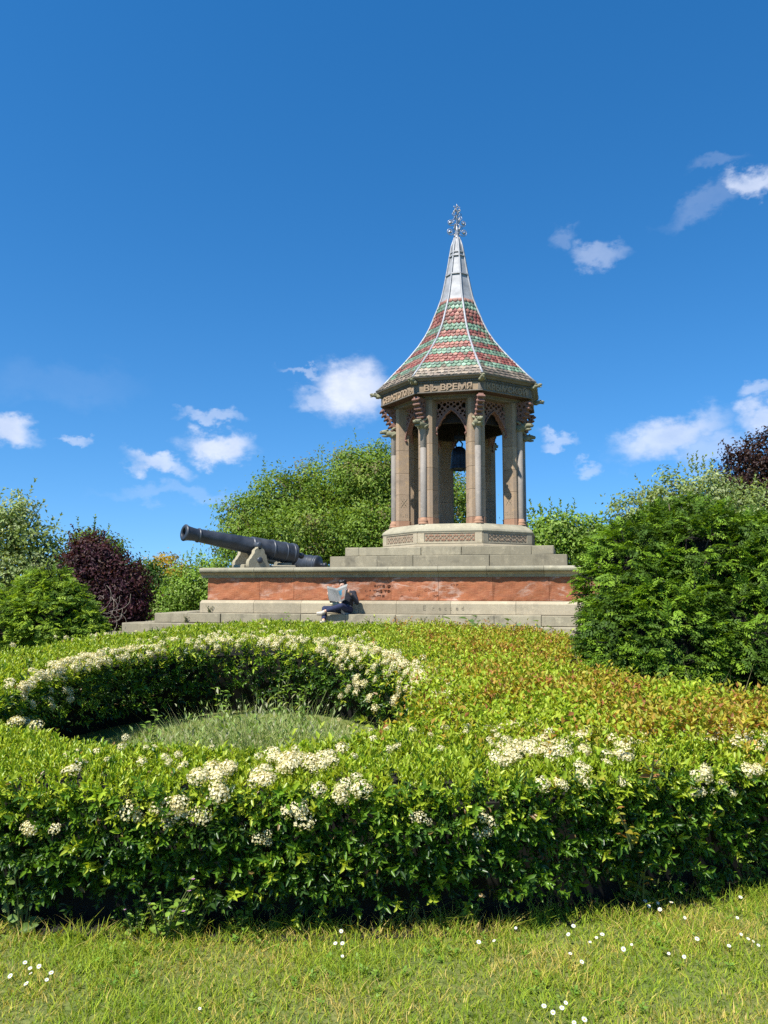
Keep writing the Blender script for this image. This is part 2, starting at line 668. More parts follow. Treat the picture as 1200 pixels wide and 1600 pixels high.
def build_ground():
    xs = np.concatenate([[-600, -250, -120, -60], np.arange(-34, 35, 2.0), [60, 120, 250, 600]])
    ys = np.concatenate([[-300, -120, -50, -20, -8, 0, 2], np.arange(3, 46, 1.0), [60, 90, 140, 250, 500, 900]])
    X, Y = np.meshgrid(xs, ys)
    Z = gz(X, Y)
    V = np.stack([X, Y, Z], -1).reshape(-1, 3)
    nx, ny = len(xs), len(ys)
    i, j = np.meshgrid(np.arange(nx - 1), np.arange(ny - 1))
    a = (j * nx + i).ravel()
    Q = np.stack([a, a + 1, a + nx + 1, a + nx], -1)
    o = link('ground', mesh_np('ground', V, Q, mat=M['ground'], smooth=True))
    tag(o, kind='structure')


build_ground()

# ------------------------------------------------------------------ monument frame
TH = RAD(-13.2)
AX = Vector((2.42, 24.42, 0))
EX = Vector((math.cos(TH), math.sin(TH), 0))
EY = Vector((-math.sin(TH), math.cos(TH), 0))


def loc2w(x, y, z):
    return AX + EX * x + EY * y + Vector((0, 0, z))


def at_ly(u, v, ly):
    """photo point on the monument's vertical plane local y = ly -> (local x, z)"""
    r = ray(u, v)
    d = (AX + EY * ly).dot(EY) / r.dot(EY)
    P = r * d
    return (P - AX).dot(EX), P.z + EYE


plinth = empty('stepped_plinth', AX, TH)
tag(plinth, 'large square stone plinth with red sandstone sides and grey steps under the tower', 'plinth')


def rough_block(sx, sy, sz, seed, amp=.007, bev=.012):
    """a dressed block with slightly worn arrises"""
    V, F = cbox(sx, sy, sz, bev)
    r = random.Random(seed)
    V = [Vector(v) + Vector((r.uniform(-amp, amp), r.uniform(-amp, amp), r.uniform(-amp, amp))) for v in V]
    return V, F


def course(parent, name, hx, hy, z0, z1, depth, mat, lens, gap=.007, bev=.012, sides='FLRB', lx=None, profile=None):
    """a ring of blocks; hx, hy = half sizes of the outer face; returns front objects"""
    front = []
    r = random.Random(int(z0 * 1000) + int(hx * 100))
    for side in sides:
        half, off, rot = {'F': (hx, hy, 0), 'B': (hx, hy, PI), 'L': (hy, hx, -PI / 2), 'R': (hy, hx, PI / 2)}[side]
        a, b = (-half, half) if side in 'FB' else (-half + depth + gap, half - depth - gap)
        cuts = [a]
        if side == 'F' and lx:
            cuts += [q for q in lx if a + .2 < q < b - .2]
        else:
            q = a
            while True:
                q += r.uniform(*lens)
                if q > b - lens[0] * .5: break
                cuts.append(q)
        cuts.append(b)
        for c0, c1 in zip(cuts, cuts[1:]):
            w = c1 - c0 - gap
            V, F = rough_block(w, depth, z1 - z0 - gap, r.random(), bev=bev) if profile is None else profile(w)
            me = mesh_py(name, V, F, mat)
            cx = (c0 + c1) / 2
            jut = r.uniform(-.004, .004)
            p = Vector((cx, -(off - depth / 2) + jut, 0))
            p = Matrix.Rotation(rot, 3, 'Z') @ p
            o = link(name, me, parent, (p.x, p.y, (z0 + z1) / 2), (0, 0, rot))
            if side == 'F': front.append((o, c0, c1))
    return front


def core_box(name, hx, hy, z0, z1):
    me = MB().box((0, 0, (z0 + z1) / 2), (2 * hx, 2 * hy, z1 - z0)).me(name, M['core'])
    return link(name, me, plinth)


PB = 5.83
# lower steps
core_box('core', 5.6, 5.6, .2, 2.20)
core_box('core', 6.55, 6.00, .1, 1.05)
core_box('core', 7.3, 6.5, .0, .81)
core_box('core', 7.9, 6.95, -.1, .56)
course(plinth, 'step_block', 8.30, 7.32, .31, .60, .5, M['step'], (1.2, 2.0))
course(plinth, 'step_block', 7.65, 6.86, .60, .85, .5, M['step'], (1.2, 2.0))
fb = course(plinth, 'step_block', 7.00, 6.42, .85, 1.09, .6, M['step'], (1.1, 1.9),
            lx=[at_ly(u, 965, -6.4)[0] for u in (293, 345, 407, 470, 540, 618, 692, 772, 846)] + [4.6, 5.8])


def course_profile(w):
    # flat face with a weathered slope on top
    d = .5
    P = [(-d / 2, -.155), (-d / 2, .085), (-d / 2 + .02, .105), (-d / 2 + .10, .155), (d / 2, .155), (d / 2, -.155)]
    n = len(P)
    V = [(-w / 2, y, z) for y, z in P] + [(w / 2, y, z) for y, z in P]
    F = [[i, (i + 1) % n, n + (i + 1) % n, n + i][::-1] for i in range(n)] + [list(range(n)), list(range(n, 2 * n))[::-1]]
    return V, F


fa = course(plinth, 'base_course_block', 5.97, 5.97, 1.093, 1.412, .5, M['course'], (1.1, 1.6), profile=course_profile,
            lx=[at_ly(u, 948, -5.97)[0] for u in (396, 470, 560, 619, 704, 806)] + [4.9])


def sandstone_panel(w, h, seed):
    """front face worn into hollows"""
    nx, nz = max(6, int(w / .05)), 12
    rg = np.random.default_rng(seed)
    ph = rg.uniform(0, 6.28, 8)
    V, Q = [], []
    for j in range(nz + 1):
        for i in range(nx + 1):
            x = -w / 2 + w * i / nx
            z = -h / 2 + h * j / nz
            e = min(1, min(i, nx - i) / 1.0) * min(1, min(j, nz - j) / 1.0)
            d = (.5 + .5 * math.sin(2.4 * x + 3.1 * z + ph[0])) * (.5 + .5 * math.sin(-3.2 * x + 7.5 * z + ph[1])) * .034
            d += .007 * math.sin(13 * x + ph[2]) * math.sin(19 * z + ph[3]) + .004 * math.sin(31 * x + 11 * z + ph[4])
            y = -.15 + (d * e if e > 0 else .006)
            V.append((x, y, z))
    for j in range(nz):
        for i in range(nx):
            a = j * (nx + 1) + i
            Q.append([a, a + 1, a + nx + 2, a + nx + 1])
    o = len(V)
    V += [(-w / 2, .15, -h / 2), (w / 2, .15, -h / 2), (w / 2, .15, h / 2), (-w / 2, .15, h / 2)]
    TLi, TRi, BRi = nz * (nx + 1), nz * (nx + 1) + nx, nx
    Q += [[o, o + 1, BRi, 0][::1], [o + 1, o + 2, TRi, BRi], [o + 2, o + 3, TLi, TRi], [o + 3, o, 0, TLi]]
    return V, Q


pn = [at_ly(u, 920, -PB)[0] for u in (405, 459, 534, 611, 685, 770, 858)] + [4.4]
cnt = [0]


def panel_prof(w):
    cnt[0] += 1
    return sandstone_panel(w, .562, cnt[0])


fp = course(plinth, 'sandstone_panel', PB, PB, 1.412, 1.985, .3, M['red'], (1.1, 1.4), lx=pn, profile=panel_prof)


def coping_profile(w):
    # bull-nosed coping over a cavetto
    d = .75
    P = [(-.375 + .165, -.135), (-.375 + .15, -.07), (-.375 + .10, -.03), (-.375 + .02, -.012)]
    for k in range(7):
        a = -PI / 2 + PI * k / 6
        P.append((-.375 + .07 - .07 * math.cos(a) , .055 + .067 * math.sin(a)))
    P += [(d / 2, .135), (d / 2, -.135)]
    n = len(P)
    V = [(-w / 2, y, z) for y, z in P] + [(w / 2, y, z) for y, z in P]
    F = [[i, (i + 1) % n, n + (i + 1) % n, n + i][::-1] for i in range(n)] + [list(range(n)), list(range(n, 2 * n))[::-1]]
    return V, F


# coping: mitred look is kept by letting the front run past the sides by a little less than the nose
course(plinth, 'coping_stone', PB + .17, PB + .17, 1.985, 2.253, .75, M['coping'], (1.3, 2.1), profile=coping_profile,
       lx=[at_ly(u, 890, -PB - .1)[0] for u in (398, 460, 607, 684, 760, 850)] + [4.6])
# paved top of the plinth
pv = MB().box((0, 0, 2.20), (10.5, 10.5, .08)).me('paving', M['step'])
link('paving', pv, plinth)
# two square steps below the tower
course(plinth, 'step_block', 3.30, 3.30, 2.245, 2.625, .5, M['step'], (1.2, 2.0), bev=.018,
       lx=[at_ly(u, 876, -3.3)[0] for u in (590, 645, 765)])
course(plinth, 'step_block', 2.95, 2.95, 2.625, 2.885, .6, M['step'], (1.1, 1.8), bev=.018,
       lx=[at_ly(u, 861, -2.95)[0] for u in (561, 658, 721, 831)])
core_box('core', 2.95, 2.95, 2.24, 2.60)
core_box('core', 2.5, 2.5, 2.6, 2.87)

# carved words
def on_front(body, u, v, ly, size, mat, ext=.003, width=None):
    x, z = at_ly(u, v, ly)
    me = text_mesh(body, size, ext, mat, width)
    o = link('carved_words', me, plinth, (x, ly, z))
    return o


for ch, u in zip('Erected', (663, 677, 687, 696, 704, 714, 723)):
    o = on_front(ch, u, 953.5, -5.9725, .17 if ch == 'E' else .14, M['incised2'])
    o.name = 'carved_letter'
for body, u, v, w in (('SITE OF', 600, 916.5, .52), ('OF THE TO', 590, 924.5, .66), ('PLACE', 586, 932.5, .48),
                      ('PLC. TO ACCOM', 650, 924, .94), ('ATTENTION OF', 655, 932.5, .94), ('SO OF', 702, 915.5, .44)):
    o = on_front(body, u, v, -5.816, .07, M['incised'], width=w, ext=.012); tag(o, kind='stuff')


# ------------------------------------------------------------------ bell tower
tower = empty('bell_tower', (AX.x, AX.y, 2.887), TH)
tag(tower, 'octagonal open stone bell tower with flared striped tile roof and iron finial', 'tower')
TZ = 2.887


def oct_ring(name, prof, mat, parent=tower, rot=22.5, n=8, smooth=False):
    """octagonal solid from (circumradius, world z)"""
    V, F = [], []
    for r, z in prof:
        for k in range(n):
            a = RAD(rot + 360 / n * k)
            V.append((r * math.sin(a), -r * math.cos(a), z - TZ))
    for i in range(len(prof) - 1):
        for k in range(n):
            a, b = i * n + k, i * n + (k + 1) % n
            F.append([a, b, b + n, a + n])
    F += [list(range(n))[::-1], [(len(prof) - 1) * n + k for k in range(n)]]
    return link(name, mesh_py(name, V, F, mat, smooth), parent)


def face_rot(k):
    return RAD(45 * k)


# base: foot moulding, eight panelled faces, rounded sill
base = oct_ring('base', [(2.58, 2.887), (2.58, 2.93), (2.50, 2.985), (2.47, 3.01), (2.47, 3.34)], M['course'])
oct_ring('sill', [(2.50, 3.342), (2.515, 3.375), (2.49, 3.43), (2.40, 3.50), (2.30, 3.56), (2.26, 3.60), (1.2, 3.605)], M['coping'])
for k in range(8):
    # sunk carved panel: frame strips standing proud + a field of small raised bosses
    ap = 2.47 * math.cos(PI / 8)
    e = empty('carved_panel', (0, 0, 0), face_rot(k), tower)
    fr = MB()
    for (x, z, sx, sz) in ((0, 3.325, 1.88, .03), (0, 3.03, 1.88, .04), (-.84, 3.178, .2, .256), (.84, 3.178, .2, .256)):
        fr.box((x, -ap - .008, z - TZ), (sx, .024, sz), .004)
    link('panel_frame', fr.me('panel_frame', M['course']), e)
    bo = MB()
    nb = 6 if k in (1, 7) else 8
    for i in range(nb):
        cx = -.72 + 1.44 * (i + .5) / nb
        w = 1.44 / nb
        for dx, dz in ((-.28, -.28), (.28, -.28), (-.28, .28), (.28, .28), (0, 0)):
            bo.box((cx + dx * w, -ap - .005, 3.178 - TZ + dz * .22), (w * .3, .02, .055), .006,
                   Matrix.Rotation(RAD(45 if dx else 20), 3, 'Y'))
        bo.box((cx + w / 2, -ap - .003, 3.178 - TZ), (.012, .012, .25))
    link('carving', bo.me('carving', M['pierbase'] if k == 0 else M['tower']), e)

# floor
oct_ring('floor_slab', [(1.75, 3.55), (1.75, 3.612)], M['step'])


def dragon_head():
    """grotesque beast head pointing to -y, neck at the origin"""
    b = MB()
    b.tube([(0, .10, -.02), (0, -.02, .03), (0, -.12, .05), (0, -.2, .06)], [.10, .115, .095, .07], 8)
    b.tube([(0, -.15, .075), (0, -.25, .085), (0, -.32, .07), (0, -.36, .055)], [.075, .06, .05, .03], 7)     # snout
    b.tube([(0, -.15, .0), (0, -.24, -.02), (0, -.31, -.02)], [.05, .04, .022], 6)                            # jaw
    for s in (-1, 1):
        b.tube([(s * .05, -.17, .13), (s * .06, -.2, .135)], [.03, .018], 6)                                  # brow
        b.tube([(s * .06, -.08, .12), (s * .10, .0, .18), (s * .10, .06, .17)], [.035, .03, .006], 6)         # ear
        b.tube([(s * .03, -.33, .09), (s * .035, -.345, .10)], [.018, .012], 5)                               # nostril
        for i in range(4):                                                                                    # scaled ruff
            b.box((s * (.09 + .012 * (i % 2)), .0 + .035 * i - .05, -.03 + .02 * i), (.05, .045, .07), .01,
                  Matrix.Rotation(RAD(20 * s), 3, 'Y'))
    return b.me('dragon_capital', M['mossy'], True)


DRAGON = dragon_head()


def gargoyle():
    b = MB()
    b.tube([(0, .14, 0), (0, .0, .01), (0, -.1, .03), (0, -.2, .025)], [.085, .075, .06, .055], 7)
    b.tube([(0, -.17, .05), (0, -.25, .04)], [.05, .03], 6)
    b.tube([(0, -.17, -.01), (0, -.24, -.025)], [.03, .016], 5)
    for s in (-1, 1):
        b.tube([(s * .045, -.12, .07), (s * .07, -.05, .11)], [.025, .006], 5)
        b.box((s * .07, .02, -.03), (.05, .12, .07), .012)
    return b.me('gargoyle', M['mossy'], True)


GARG = gargoyle()

# bracket profile in the radial plane: x = outward, z up; world z 6.62 .. 7.36
RC = 2.13   # colonnette radius from the axis


def bracket_mesh():
    out = [(-.18, 6.62), (.02, 6.62), (.10, 6.80), (.18, 6.93), (.27, 7.08), (.36, 7.20), (.40, 7.38), (-.18, 7.38)]
    holes = []
    for (cx, cz, r) in ((.0, 6.78, .035), (-.06, 6.95, .05), (.07, 6.97, .045), (-.05, 7.13, .055), (.10, 7.12, .05), (.2, 7.22, .05),
                        (.05, 7.26, .045), (-.09, 7.28, .04), (.3, 7.3, .03)):
        holes.append([(cx + r * math.cos(q), cz + r * math.sin(q)) for q in [2 * PI * i / 8 for i in range(8)]])
    me = plate('bracket', [(x, z - TZ) for x, z in out], [[(x, z - TZ) for x, z in h] for h in holes], .15, M['pink'])
    me.transform(Matrix.Rotation(RAD(-90), 4, 'Z'))        # outward x -> -y
    return me


BRACK = bracket_mesh()
kb = MB()
for i, (x, z) in enumerate(((.045, 6.68), (.11, 6.81), (.175, 6.93), (.245, 7.05), (.32, 7.17), (.375, 7.30))):
    kb.box((0, -x - .02, z - TZ), (.25, .12, .062), .018, Matrix.Rotation(RAD(28), 3, 'X'))
CROCKET = kb.me('bracket_steps', M['pink'])

# pier drums: chamfered square prisms
def drum(w, d, h, ch):
    P = [(-w / 2 + ch, -d / 2), (w / 2 - ch, -d / 2), (w / 2, -d / 2 + ch), (w / 2, d / 2 - ch), (w / 2 - ch, d / 2), (-w / 2 + ch, d / 2),
         (-w / 2, d / 2 - ch), (-w / 2, -d / 2 + ch)]
    n = 8
    V, F = [], []
    b = .006
    for z, s in ((-h / 2, .985), (-h / 2 + b, 1), (h / 2 - b, 1), (h / 2, .985)):
        V += [(x * s, y * s, z) for x, y in P]
    for i in range(3):
        for k in range(n):
            a, c = i * n + k, i * n + (k + 1) % n
            F.append([a, c, c + n, a + n])
    F += [list(range(n))[::-1], [3 * n + k for k in range(n)]]
    return V, F


col_prof = [(.155, 3.598), (.155, 3.63), (.12, 3.66), (.135, 3.685), (.135, 3.71), (.10, 3.76), (.095, 3.80)]
COLBASE = MB().lathe([(r, z - TZ) for r, z in col_prof], 14).me('colonnette_base', M['pierbase'], True)
SHAFTS = [MB().lathe([(.092, 3.80 - TZ), (.094, 3.81 - TZ), (.092, 5.9 - TZ), (.088, 5.903 - TZ)], 14).me('colonnette', M['shaft'], True),
          MB().lathe([(.088, 5.903 - TZ), (.094, 5.91 - TZ), (.092, 6.46 - TZ), (.12, 6.52 - TZ), (.12, 6.62 - TZ)], 14).me('colonnette', M['shaft'], True)]
cut = [3.60, 3.80, 4.62, 5.30, 6.02, 7.36]
PW, PD = .50, .46
PR = 1.86
dm = []
for z0, z1 in zip(cut, cut[1:]):
    V, F = drum(PW + (.02 if z0 < 3.7 else 0), PD + (.02 if z0 < 3.7 else 0), z1 - z0 - .006, .07)
    dm.append((mesh_py('pier_drum', V, F, M['pierbase'] if z0 < 3.7 else M['tower']), (z0 + z1) / 2))
cv = MB()   # little incised star, rows of drill holes on a pier's side face
for s in (-1, 1):
    for a in (-1, 1):
        cv.box((s * (PW / 2 + .001), 0, 4.36 - TZ), (.008, .012, .34), 0, Matrix.Rotation(RAD(36 * a), 3, 'X'))
    for i, (y, z) in enumerate(((0, .12), (0, -.12), (.09, 0), (-.09, 0), (.05, .06), (-.05, .06), (.05, -.06), (-.05, -.06),
                                (-.1, -.42), (-.03, -.42), (.05, -.42), (.11, -.42), (-.1, -.36), (.05, -.36), (.1, -.36))):
        cv.box((s * (PW / 2 + .001), y, 4.36 - TZ + z), (.008, .022, .022))
CARVE = cv.me('pier_carving', M['incised2'])
for k in range(8):
    a = RAD(22.5 + 45 * k)
    p = empty('pier', (0, 0, 0), a, tower)
    for me, zc in dm: link('pier_drum', me, p, (0, -PR, zc - TZ))
    link('pier_carving', CARVE, p, (0, -PR, 0))
    link('colonnette_base', COLBASE, p, (0, -RC, 0))
    for s in SHAFTS: link('colonnette', s, p, (0, -RC, 0))
    link('dragon_capital', DRAGON, p, (0, -RC, 6.55 - TZ), (0, 0, random.uniform(-.12, .12))).scale = (1.35, 1.25, 1.2)
    link('bracket', BRACK, p, (0, -RC, 0))
    link('bracket_steps', CROCKET, p, (0, -RC, 0))
    link('gargoyle', GARG, p, (0, -2.66, 7.80 - TZ), (0, 0, random.uniform(-.1, .1)))


# pierced arch screens between the piers
def arch_mesh():
    ap = .52          # half the opening
    z0, z1 = 5.98, 7.36
    L_, apex = [], 7.06
    pts = [(-.47, z0), (-.475, 6.2), (-.45, 6.36), (-.47, 6.42), (-.43, 6.52), (-.37, 6.62), (-.34, 6.64), (-.31, 6.74), (-.25, 6.83), (-.215, 6.84),
           (-.18, 6.92), (-.11, 6.99), (-.07, 7.0), (0, 7.08)]
    inner = pts + [(-x, z) for x, z in pts[-2::-1]]
    outer = [(-ap - .05, z0)] + inner + [(ap + .05, z0), (ap + .05, z1), (-ap - .05, z1)]
    holes = []

    def circ(cx, cz, r, n=8, ph=0):
        holes.append([(cx + r * math.cos(2 * PI * i / n + ph), cz + r * math.sin(2 * PI * i / n + ph)) for i in range(n)])
    for s in (-1, 1):
        for (x, z, r) in ((.40, 7.20, .095), (.45, 6.98, .06), (.34, 7.02, .05), (.27, 7.12, .05), (.20, 7.24, .06), (.10, 7.17, .05), (.47, 6.82, .05),
                          (.40, 6.88, .035), (.48, 6.68, .035), (.29, 6.94, .033), (.20, 7.05, .033), (.09, 7.29, .035), (.30, 7.30, .03)):
            circ(s * x, z, r, 8, .2)
    circ(0, 7.24, .05)
    return plate('arch_screen', [(x, z - TZ) for x, z in outer], [[(x, z - TZ) for x, z in h] for h in holes], .16, M['pink'])


ARCH = arch_mesh()
rp = MB()
arc_pts = [(-.455, 6.3), (-.445, 6.42), (-.40, 6.55), (-.335, 6.68), (-.26, 6.8), (-.17, 6.92), (-.06, 7.02), (0, 7.07)]
arc_pts = arc_pts + [(-x, z) for x, z in arc_pts[-2::-1]]
rp.tube([(x * 1.03, -.1, z + .015 - TZ) for x, z in arc_pts], .028, 6)
for s in (-1, 1):
    rp.tube([(s * .44, -.10, 6.33 - TZ), (s * .41, -.10, 6.34 - TZ)], [.05, .035], 7)
ARCHROLL = rp.me('arch_moulding', M['pink'], True)
for k in range(8):
    ap = 1.80 * math.cos(PI / 8) + .0
    e = empty('arch_screen', (0, 0, 0), face_rot(k), tower)
    link('tracery', ARCH, e, (0, -ap, 0))
    link('arch_moulding', ARCHROLL, e, (0, -ap, 0))

# lintel, soffit, frieze, cornice
bf = MB()
for k in range(8):
    a = RAD(45 * k)
    Mr = Matrix.Rotation(a, 3, 'Z')
    bf.box(Mr @ Vector((0, -1.42, 7.03 - TZ)), (1.20, .12, .62), .01, Mr)
link('bell_frame', bf.me('bell_frame', M['bellwood']), tower)
oct_ring('ceiling', [(1.62, 7.33), (1.62, 7.37)], M['soffit'])
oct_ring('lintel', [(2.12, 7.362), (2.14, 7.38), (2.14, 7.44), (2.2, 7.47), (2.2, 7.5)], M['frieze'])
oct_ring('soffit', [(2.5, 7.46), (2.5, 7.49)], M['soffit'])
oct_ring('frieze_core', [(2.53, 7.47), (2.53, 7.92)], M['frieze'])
words = {0: 'ВЪ ВРЕМЯ', 1: 'КРЫМСКОЙ', 7: 'СЕВАСТОПОЛѢ'}
apf = 2.53 * math.cos(PI / 8)
fw = 2 * 2.53 * math.sin(PI / 8)
dent = MB()
for i in range(34):
    x = -fw / 2 + .06 + (fw - .12) * (i + .5) / 34
    dent.box((x, -apf - .018, 7.785 - TZ), (.028, .04, .055), .004)
DENT = dent.me('dentils', M['frieze'])
fm = MB()
fm.box((0, -apf - .014, 7.475 - TZ), (fw + .01, .045, .04), .01)
fm.box((0, -apf - .008, 7.735 - TZ), (fw + .004, .02, .018), .004)
for s in (-1, 1):
    fm.box((s * (fw / 2 - .045), -apf - .008, 7.61 - TZ), (.085, .02, .22), .004)
FM = fm.me('frieze_moulding', M['frieze'])
fp_ = MB().box((0, -apf - .003, 7.61 - TZ), (fw - .15, .008, .225), .001).me('frieze_field', M['tower'])
for k in range(8):
    e = empty('frieze_panel', (0, 0, 0), face_rot(k), tower)
    link('frieze_moulding', FM, e)
    link('frieze_field', fp_, e)
    link('dentils', DENT, e)
    if k in words:
        me = text_mesh(words[k], .25, .028, M['tower'], {0: 1.42, 1: 1.55, 7: 1.62}[k], offset=.006)
        link('lettering', me, e, (0, -apf - .012, 7.525 - TZ))
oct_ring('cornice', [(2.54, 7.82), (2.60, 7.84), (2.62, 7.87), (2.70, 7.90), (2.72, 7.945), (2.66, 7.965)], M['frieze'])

# roof
PROF = [(2.68, 7.93), (2.38, 8.23), (2.1, 8.54), (1.81, 8.85), (1.55, 9.16), (1.29, 9.49), (1.07, 9.83), (.905, 10.15), (.775, 10.47), (.64, 10.8), (.525, 11.13),
        (.44, 11.5), (.36, 11.9), (.295, 12.25), (.235, 12.6), (.17, 12.95), (.125, 13.2)]
pz = [q[1] for q in PROF]
pr = [q[0] for q in PROF]
seg = [0]
for i in range(1, len(PROF)):
    seg.append(seg[-1] + math.hypot(pr[i] - pr[i - 1], pz[i] - pz[i - 1]))


def at_s(s):
    return float(np.interp(s, seg, pr)), float(np.interp(s, seg, pz))


roof = oct_ring('roof', [(r - .02, z) for r, z in PROF if z < 11.0] + [(at_s(np.interp(11.0, pz, seg))[0] - .02, 11.0)], M['underlay'])
lead = oct_ring('lead_cap', [(at_s(np.interp(10.96, pz, seg))[0] + .018, 10.96)] + [(r + .012, z) for r, z in PROF if z > 11.0], M['lead'], roof)
bands = [(7.8, 'b'), (8.17, 'g'), (8.43, 'r'), (8.716, 'g'), (8.967, 'r'), (9.224, 'g'), (9.465, 'r'), (9.73, 'g'), (9.994, 'r'), (10.524, 'g'), (10.748, 'p')]
TC = {'b': [(.28, .215, .15), (.22, .165, .12), (.32, .25, .18), (.19, .15, .11)],
      'g': [(.20, .33, .215), (.15, .265, .17), (.26, .39, .275), (.17, .25, .19)],
      'r': [(.27, .075, .06), (.23, .06, .05), (.33, .12, .09), (.36, .16, .12)],
      'p': [(.42, .19, .14), (.36, .15, .11), (.46, .23, .17), (.32, .12, .09)]}
s_end = float(np.interp(11.0, pz, seg))
ROWS = 25
ex = s_end / ROWS
for k in range(8):
    V, Tq, Tt, C = [], [], [], []
    a0, a1 = RAD(22.5 + 45 * (k - 1)), RAD(22.5 + 45 * k)
    rr = random.Random(100 + k)
    for row in range(ROWS - 1, -1, -1):
        s0 = row * ex - .01
        s1 = s0 + ex * 1.55
        r0, z0 = at_s(max(0, s0)); r1, z1 = at_s(min(s1, s_end + .05))
        if s0 < 0: r0 += .012; z0 -= .010
        lift0, lift1 = .042, .006
        c0a = Vector((r0 * math.sin(a0), -r0 * math.cos(a0), z0 - TZ)); c0b = Vector((r0 * math.sin(a1), -r0 * math.cos(a1), z0 - TZ))
        c1a = Vector((r1 * math.sin(a0), -r1 * math.cos(a0), z1 - TZ)); c1b = Vector((r1 * math.sin(a1), -r1 * math.cos(a1), z1 - TZ))
        tdir = (c0b - c0a).normalized()
        up = ((c1a + c1b) / 2 - (c0a + c0b) / 2)
        nrm = tdir.cross(up.normalized())
        w0 = (c0b - c0a).length
        zt = (z0 + z1) / 2
        kind = [b for zz, b in bands if z0 + .02 >= zz][-1]
        tw = .145 if kind != 'b' else .2
        nT = max(2, int(round(w0 / tw)))
        tw = w0 / nT
        off = .5 * (row % 2)
        w1 = (c1b - c1a).length
        mid0 = (c0a + c0b) / 2
        for i in range(-1, nT + 1):
            xa, xb = -w0 / 2 + (i + off) * tw, -w0 / 2 + (i + 1 + off) * tw
            xa, xb = max(xa, -w0 / 2), min(xb, w0 / 2)
            if xb - xa < tw * .2: continue
            g = .004
            xa += g; xb -= g
            jl = lift0 + rr.uniform(-.006, .012)
            lowj = rr.uniform(-.012, .012)
            tri = kind != 'b'

            def pt(x, f, lf):
                # f 0 = lower edge, 1 = upper edge
                lim = (w0 + (w1 - w0) * max(0, min(1, f))) / 2 - .003
                x = max(-lim, min(lim, x))
                return mid0 + tdir * x + up * f + nrm * (lf)
            xm = (xa + xb) / 2
            if tri:
                P = [pt(xa, .36, jl * .85), pt(xm - tw * .13, .02 + lowj, jl), pt(xm + tw * .13, .02 + lowj, jl), pt(xb, .36, jl * .85), pt(xb, 1, lift1), pt(xa, 1, lift1)]
            else:
                P = [pt(xa, .0 + lowj, jl), pt(xm, .0 + lowj, jl), pt(xm, .0 + lowj, jl), pt(xb, .0 + lowj, jl), pt(xb, 1, lift1), pt(xa, 1, lift1)]
            lower = [p - nrm * .03 for p in P[:4]]
            o = len(V)
            V += P + lower
            Tq += [[o, o + 1, o + 4, o + 5], [o + 1, o + 2, o + 3, o + 4], [o + 6, o + 7, o + 1, o], [o + 7, o + 8, o + 2, o + 1], [o + 8, o + 9, o + 3, o + 2]]
            c = rr.choice(TC[kind])
            if kind == 'r' and k == 0 and rr.random() < .35: c = rr.choice(TC['p'])
            f = rr.uniform(.68, 1.14)
            if rr.random() < .07: c = (.16, .14, .09)
            C += [tuple(q * f for q in c)] * 10
    me = mesh_np('tile_field', np.array([tuple(v) for v in V]), Tq, col=np.array(C), mat=M['tile'])
    o = link('tile_field', me, roof)
    tag(o, kind='stuff')
# lead hip rolls
for k in range(8):
    a = RAD(22.5 + 45 * k)
    P = [((r + .022) * math.sin(a), -(r + .022) * math.cos(a), z - TZ + .01) for r, z in PROF[:-1]] + [(.09 * math.sin(a), -.09 * math.cos(a), 13.26 - TZ)]
    b = MB().tube(P, [.036] * 10 + [.028] * (len(P) - 10), 7)
    link('hip_roll', b.me('hip_roll', M['leadroll'], True), roof)
for z, r in ((11.92, .39), (12.58, .27), (12.72, .235)):
    oct_ring('lead_band', [(r - .01, z - .03), (r + .028, z - .02), (r + .022, z + .02), (r - .012, z + .03)], M['lead'], roof)

# wrought finial
fin = link('finial', MB().lathe([(.11, 13.15 - TZ), (.075, 13.3 - TZ), (.055, 13.5 - TZ), (.065, 13.56 - TZ), (.03, 13.62 - TZ), (.024, 14.0 - TZ), (.04, 14.03 - TZ), (.016, 14.08 - TZ),
                                 (.012, 14.36 - TZ), (.022, 14.38 - TZ), (.003, 14.46 - TZ)], 8).me('finial', M['iron'], True), tower)


def scroll(x0, z0, size, up=1):
    P = [(x0, 0, z0)]
    n = 16
    cx, cz = x0 + size * .95, z0 + up * size * .25
    for i in range(1, n + 1):
        f = i / n
        q = -PI * .75 * up + 2.5 * PI * f * up
        r = size * (.62 - .5 * f)
        P.append((cx + r * math.cos(q), 0, cz + r * math.sin(q)))
    return P


for lvl, (z, size, cnt_, r) in enumerate(((13.42, .22, 4, .012), (13.55, .13, 4, .009), (13.74, .20, 4, .012), (13.92, .12, 4, .010), (14.06, .1, 4, .009), (14.2, .08, 4, .012), (14.33, .06, 4, .008))):
    for j in range(cnt_):
        b = MB().tube(scroll(.02, z - TZ, size, 1 if lvl % 2 == 0 else -1), r, 5)
        if lvl in (0, 2, 5):
            P = scroll(.02, z - TZ, size, 1)
            b.tube([Vector(P[-1]) + Vector((0, -.02, 0)), Vector(P[-1]) + Vector((0, .02, 0))], [.05 if lvl < 5 else .03] * 2, 7)
        o = link('finial_scroll', b.me('finial_scroll', M['iron'], True), fin, None, (0, 0, RAD(25 + 90 * j + (45 if lvl % 2 else 0))))

